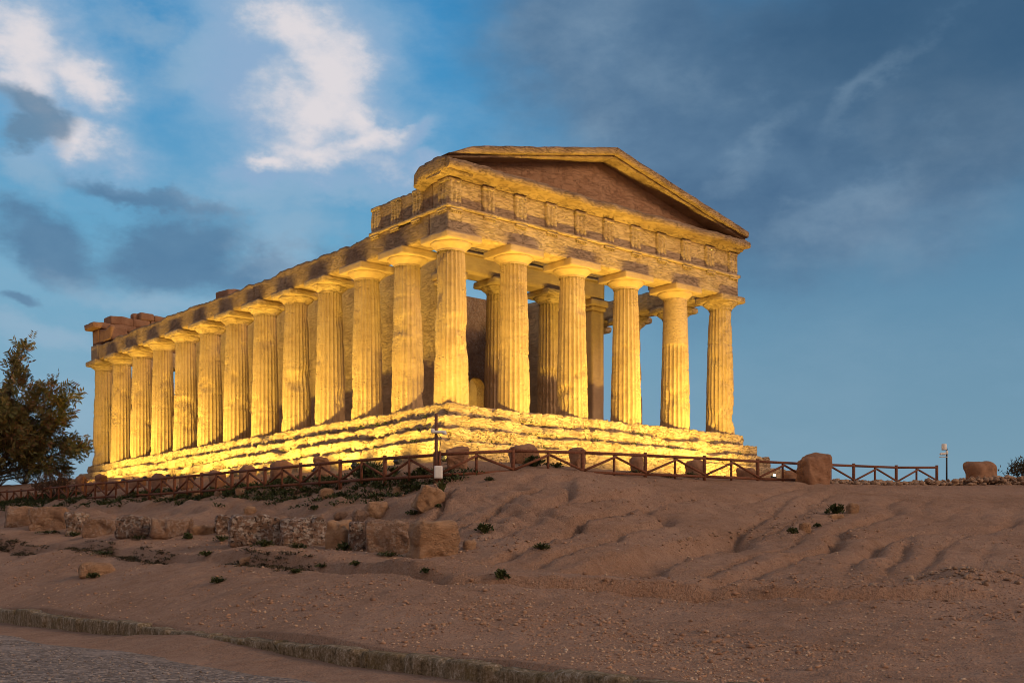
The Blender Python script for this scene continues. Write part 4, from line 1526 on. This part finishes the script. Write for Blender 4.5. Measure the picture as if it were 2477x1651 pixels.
# ------------------------------------------------------------------ plants
def blades(rs, n, h, spread, lw, droop=.4, spiky=False):
    """a low leafy mound: leaves springing from one foot and small leaflets over them"""
    V, F = [], []
    for i in range(n):
        a = rs.uniform(0, 6.28)
        dr = np.array([math.cos(a), math.sin(a), 0])
        if spiky or i % 4 == 0:
            b0 = dr * spread * .12 * rs.rand()
            L = h * rs.uniform(.6, 1.1)
            out = spread * rs.uniform(.15, .5)
            sd = np.array([-dr[1], dr[0], 0]) * lw * rs.uniform(.6, 1.3)
            k = len(V)
            p1 = b0 + dr * out * .45 + np.array([0, 0, L * .62])
            p2 = b0 + dr * out + np.array([0, 0, L * (1 - droop * rs.rand() * .7)])
            V += [b0 - sd * .35, b0 + sd * .35, p1 + sd, p1 - sd, p2 + sd * .15, p2 - sd * .15]
            F += [(k, k + 1, k + 2, k + 3), (k + 3, k + 2, k + 4, k + 5)]
        else:
            R = math.sqrt(rs.rand()) * (.75 + .25 * math.sin(3 * a + spread * 50))
            p = dr * R * spread * .5
            p[2] = h * (1 - R * R) * rs.uniform(.25, .95)
            dv = dr * .7 + np.array([0, 0, .55]) + rs.randn(3) * .5
            dv /= np.linalg.norm(dv)
            wv = np.cross(dv, rs.randn(3))
            wv = wv / np.linalg.norm(wv) * lw * rs.uniform(.6, 1.2)
            ll = lw * rs.uniform(2.2, 4.2)
            k = len(V)
            V += [p, p + dv * ll * .5 + wv, p + dv * ll, p + dv * ll * .5 - wv]
            F.append((k, k + 1, k + 2, k + 3))
    return V, F


def weed(label, px, py, w, h, seed, mat=None, name='weed', cat='weed', d=None, n=None, group='weeds growing on the bare ground', stand=None):
    rs = np.random.RandomState(seed)
    if stand is not None:
        x, y, z = stand
    elif d is None:
        x, y, z = hit(px, py)
    else:
        x, y = (px - CXP) / FPX * d, d
        z = gz(x, y)
    W_, H_ = w / FPX * y, h / FPX * y
    V, F = blades(rs, n or 170, H_ * .9, W_ * 1.1, max(.014, H_ * .10), spiky=n is not None)
    o = link(name, make_mesh(name, V, np.array(F), mat or M_WEED, False), None, (x, y, z - .02))
    return tag(o, label, cat, group)


WEEDS = [
    (2022, 1243, 42, 30, 'bushy green weed beside the yellow stone on the right slope'),
    (1918, 1290, 30, 18, 'small dark weed left of the pale stone on the right slope'),
    (1978, 1272, 20, 10, 'tiny weed above the pale stone on the right slope'),
    (1172, 1286, 44, 26, 'dark green weed on the gullied slope right of the blocks'),
    (1311, 1328, 44, 20, 'dark weed at the foot of the gullied slope'),
    (1213, 1403, 30, 28, 'upright weed on the path edge below the gullied slope'),
    (1086, 1343, 36, 20, 'green weed at the right foot of the nearest block'),
    (528, 1408, 48, 18, 'tuft with dry stalks alone on the left forecourt'),
    (226, 1396, 40, 16, 'weed growing in front of the low rounded stone'),
    (172, 1521, 26, 18, 'green tuft growing from the foot of the kerb'),
    (536, 1308, 44, 16, 'weed in front of the narrow grey block'),
    (640, 1321, 60, 20, 'weed under the right end of the big speckled block'),
    (720, 1326, 60, 16, 'low weed along the foot of the half pale lichened block'),
    (832, 1330, 36, 24, 'weed between the orange block and the furrowed block'),
    (938, 1345, 70, 16, 'dark weed along the foot of the wide dark block'),
    (455, 1303, 24, 18, 'weed at the right foot of the last block before the gap'),
    (180, 1296, 40, 14, 'weed at the foot of the small upright block'),
    (340, 1304, 60, 12, 'weed below the pale lichen topped block'),
    (120, 1290, 60, 12, 'weed below the long low reddish block'),
    (780, 1372, 40, 12, 'low weed on the scarp left of the flat stones'),
    (1030, 1390, 26, 14, 'weed on the scarp below the nearest block'),
    (715, 1384, 30, 12, 'small weed on the forecourt below the scarp'),
    (330, 1352, 60, 12, 'scrubby weed on the scarp behind the low rounded stone'),
    (500, 1345, 50, 16, 'scrubby weed on the scarp left of the flat yellowish stone'),
    (250, 1340, 60, 12, 'dull weed on the far left part of the scarp'),
    (860, 1366, 30, 14, 'weed on the scarp below the furrowed block'),
    (760, 1232, 24, 14, 'small weed on the bank above the orange block'),
    (1060, 1225, 16, 10, 'tiny weed right of the tilted broken block'),
    (1000, 1245, 50, 14, 'weed spreading below the tilted broken block'),
    (1185, 1162, 26, 12, 'weed below the front fence right of the pole'),
]
for i, (px, py, w, h, lab) in enumerate(WEEDS):
    weed(lab, px, py, w, h, 200 + i)
weed('spiky agave at the foot of the tall pole', 1068, 1192, 36, 40, 301, n=26, name='agave', cat='agave', group=None)
weed('prickly leaved plant on the bank left of the tall pole behind the fence', 955, 1132, 40, 28, 302, d=39.4, name='shrub', cat='shrub', group=None, n=60)
for i, (px, d, w, h, lab) in enumerate([(1290, 38.6, 62, 30, 'leafy green weed behind the front fence under the broad dark rock'), (1345, 39.2, 40, 16, 'weed between two rocks behind the front fence'),
                                        (1543, 41.6, 90, 16, 'wide strip of weeds below the round topped rock'), (1672, 43.0, 34, 18, 'pale green weed below the leaning brown rock'),
                                        (1750, 44.4, 26, 14, 'small weed left of the low dark rock by the steps'), (1620, 42.2, 50, 10, 'low weeds along the front fence'),
                                        (1020, 38.2, 50, 24, 'green weed behind the fence just left of the pole'), (880, 39.6, 40, 18, 'weed behind the long fence near the upright squared rock')]):
    weed(lab, px, 0, w, h, 320 + i, d=d, group='weeds behind the fence')

# weeds in a mass along the foot of the long fence
rs = np.random.RandomState(12)
V, F = [], []
for i in range(2000):
    t = rs.uniform(-72, -28.8)
    s_ = 21.3 + rs.randn() * .75
    p = s_ * NV + t * TV
    if vnoise(np.array([[p[0] * .4, p[1] * .4, 0]]))[0] < -.3:
        continue
    v, f = blades(rs, 22, rs.uniform(.07, .22), rs.uniform(.35, .8), .028)
    z = gz(p[0], p[1])
    F += [tuple(k + len(V) for k in q) for q in f]
    V += [np.array(q) + np.array([p[0], p[1], z - .02]) for q in v]
tag(link('undergrowth', make_mesh('undergrowth', V, np.array(F), M_WEED, False)), 'dark green weeds growing thick along the foot of the long fence', 'weeds', None, 'stuff')
V, F = [], []
for i in range(1700):
    t = rs.uniform(-60, -22)
    sl = 14.0 + .9 * min(max(t + 18.5, 0), 12) + rs.randn() * .16 - .1
    p = sl * NV + t * TV
    if vnoise(np.array([[p[0] * .35, p[1] * .35, 5]]))[0] < -.25 + .2 * (t > -25):
        continue
    v, f = blades(rs, 20, rs.uniform(.03, .09), rs.uniform(.2, .5), .015)
    z = gz(p[0], p[1])
    F += [tuple(k + len(V) for k in q) for q in f]
    V += [np.array(q) + np.array([p[0], p[1], z - .02]) for q in v]
tag(link('undergrowth', make_mesh('undergrowth', V, np.array(F), M_DBUSH, False)), 'dull scrub growing along the little scarp across the forecourt', 'weeds', None, 'stuff')
# sprigs rooted in the joints of the platform
V, F = [], []
for i in range(170):
    ly = rs.uniform(-1, 38)
    e0, zz = [(1.05, -.56), (1.55, -1.12), (2.05, -1.68), (2.7, -2.3)][rs.randint(4)]
    if rs.rand() < .75:
        x, y = loc2w(-e0, ly)
    else:
        x, y = loc2w(rs.uniform(-1, 17), -e0)
    v, f = blades(rs, 14, rs.uniform(.06, .16), rs.uniform(.1, .35), .02)
    z = STYLO + zz + .02 if e0 < 2.5 else gz(x, y)
    F += [tuple(k + len(V) for k in q) for q in f]
    V += [np.array(q) + np.array([x, y, z]) for q in v]
tag(link('undergrowth', make_mesh('undergrowth', V, np.array(F), M_WEED, False)), 'green sprigs rooted in the joints of the temple steps', 'weeds', None, 'stuff')


def limb(path, r0, r1, n=7):
    parts = []
    for k in range(len(path) - 1):
        u0, u1 = k / (len(path) - 1), (k + 1) / (len(path) - 1)
        parts.append(tube(path[k], path[k + 1], r0 + (r1 - r0) * u0, r0 + (r1 - r0) * u1, n))
    return parts


def tree(base, label, crown_c, crown_r, n_br, n_sprig, seed, mat, leaf=(.26, .085), extra=()):
    """trunk, limbs, boughs; sprigs of paired leaflets set along the boughs"""
    rs = np.random.RandomState(seed)
    root = thing('tree', label, 'tree', base)
    cc, cr = np.array(crown_c, float), np.array(crown_r, float)
    wood = []
    fork = np.array([0, 0, cc[2] - cr[2] * .75])
    wood += limb([np.zeros(3) - np.array([0, 0, .3]), fork * .5 + np.array([.12, 0, 0]), fork], .30, .20, 10)
    anchors = []
    for i in range(n_br):
        dv = rs.randn(3)
        dv[2] = abs(dv[2]) * .9 - .25
        dv /= np.linalg.norm(dv)
        tip = cc + dv * cr * rs.uniform(.55, .98)
        if i < len(extra):
            tip = np.array(extra[i], float)
        mid = fork * .5 + tip * .5 + rs.randn(3) * .35
        path = [fork, fork * .75 + mid * .25 + rs.randn(3) * .1, mid, mid * .5 + tip * .5 + rs.randn(3) * .15, tip]
        wood += limb(path, .085, .012, 6)
        for k in range(26 if i < len(extra) else 16):
            u = rs.uniform(.38, 1) ** .7
            q = path[2] * (1 - u) + tip * u if u > .5 else path[1] * (1 - u) + path[2] * u
            anchors.append((q + rs.randn(3) * .12, i))
            if rs.rand() < .7:
                tw = q + rs.randn(3) * (.42 if i >= len(extra) else .20)
                wood.append(tube(q, tw, .014, .005, 4))
                anchors.append((tw, i))
    V, F = join(wood)
    part('trunk', V, F, M_BARK, root)
    LV, LF = [], []
    A = [a for a, _ in anchors]
    for i in range(n_sprig):
        a = A[rs.randint(len(A))] + rs.randn(3) * .16
        dv = a - cc
        dv = dv / (np.linalg.norm(dv) + 1e-6) + rs.randn(3) * .8 + np.array([0, 0, .15])
        dv /= np.linalg.norm(dv)
        sd = np.cross(dv, rs.randn(3))
        sd /= np.linalg.norm(sd)
        L = rs.uniform(.35, .62)
        for k in range(4):
            u = (k + 1) / 4 * L
            for sg in (-1, 1):
                p0 = a + dv * u
                ax = (dv * .75 + sd * sg) / 1.25
                ll = leaf[0] * rs.uniform(.7, 1.2)
                nn = np.cross(ax, dv) + rs.randn(3) * .3
                wv = np.cross(ax, nn)
                wv /= (np.linalg.norm(wv) + 1e-6)
                wv = wv * leaf[1] * .5
                b = len(LV)
                LV += [p0, p0 + ax * ll * .45 + wv, p0 + ax * ll, p0 + ax * ll * .45 - wv]
                LF.append((b, b + 1, b + 2, b + 3))
    part('crown', LV, np.array(LF), mat, root, smooth=False)
    return root


DT = 76.0
def tl(px, py):
    """a point of the tree, relative to its foot"""
    q = WD(px, py, DT)
    return np.array([q[0] - tb[0], rnd.uniform(-1, 1), q[2] - tb[2]])


rnd = random.Random(4)
tb = ((-60 * 1.05315 - CXP) / FPX * DT, DT, 0)
tb = (tb[0], tb[1], gz(tb[0], tb[1]))
ex = [tl(66, 795), tl(165, 905), tl(205, 1025), tl(178, 915), tl(140, 885), tl(60, 850), tl(150, 1010), tl(140, 1065), tl(20, 880), tl(100, 900), tl(150, 960), tl(110, 1075)]
cw = tl(0, 1015)
tree(tb, 'leafy olive and russet tree behind the fence at the left edge', (cw[0] - .3, 0, cw[2]), (3.8, 3.3, 3.6), 85, 3900, 21, M_TREE, (.34, .10), ex)


def shrub(label, px, d, w, h, seed, mat, n=500, cat='shrub'):
    rs = np.random.RandomState(seed)
    x, y = (px - CXP) / FPX * d, d
    z = gz(x, y)
    W_, H_ = w / FPX * d, h / FPX * d
    root = thing('shrub', label, cat, (x, y, z))
    tw, LV, LF = [], [], []
    for i in range(42):
        a = rs.uniform(0, 6.28)
        R = W_ / 2 * math.sqrt(rs.rand())
        tip = np.array([R * math.cos(a), R * math.sin(a) * .8, H_ * rs.uniform(.55, 1.0) * (1 - .35 * (R / (W_ / 2)) ** 2)])
        mid = tip * np.array([.5, .5, .45]) + rs.randn(3) * .06
        tw += limb([np.array([0, 0, -.1]), mid, tip], .022, .006, 4)
        for k in range(n // 42):
            u = rs.uniform(.25, 1.05)
            p = mid * (1 - u) + tip * u + rs.randn(3) * .11
            dv = rs.randn(3) * .6 + np.array([0, 0, .6])
            dv /= np.linalg.norm(dv)
            wv = np.cross(dv, rs.randn(3))
            wv = wv / np.linalg.norm(wv) * .028
            ll = rs.uniform(.10, .22)
            b = len(LV)
            LV += [p, p + dv * ll * .5 + wv, p + dv * ll, p + dv * ll * .5 - wv]
            LF.append((b, b + 1, b + 2, b + 3))
    V, F = join(tw)
    part('stems', V, F, M_BARK, root)
    part('foliage', LV, np.array(LF), mat, root, smooth=False)


shrub('low reddish twiggy shrub behind the fence left of the temple', 132, 63.6, 120, 62, 31, M_BUSH, 1300)
shrub('leafy green shrub behind the fence right of the upright squared rock', 893, 40.3, 52, 30, 35, M_WEED, 900)
shrub('small dull shrub behind the fence under the leafy tree', 60, 76, 120, 55, 32, M_DBUSH, 1100)
shrub('taller grey green shrub at the left edge under the tree', -5, 75, 110, 80, 33, M_DBUSH, 1100)
shrub('dark twiggy shrub on the rubble at the right edge', 2478, 54.5, 105, 62, 34, M_DBUSH, 1300)
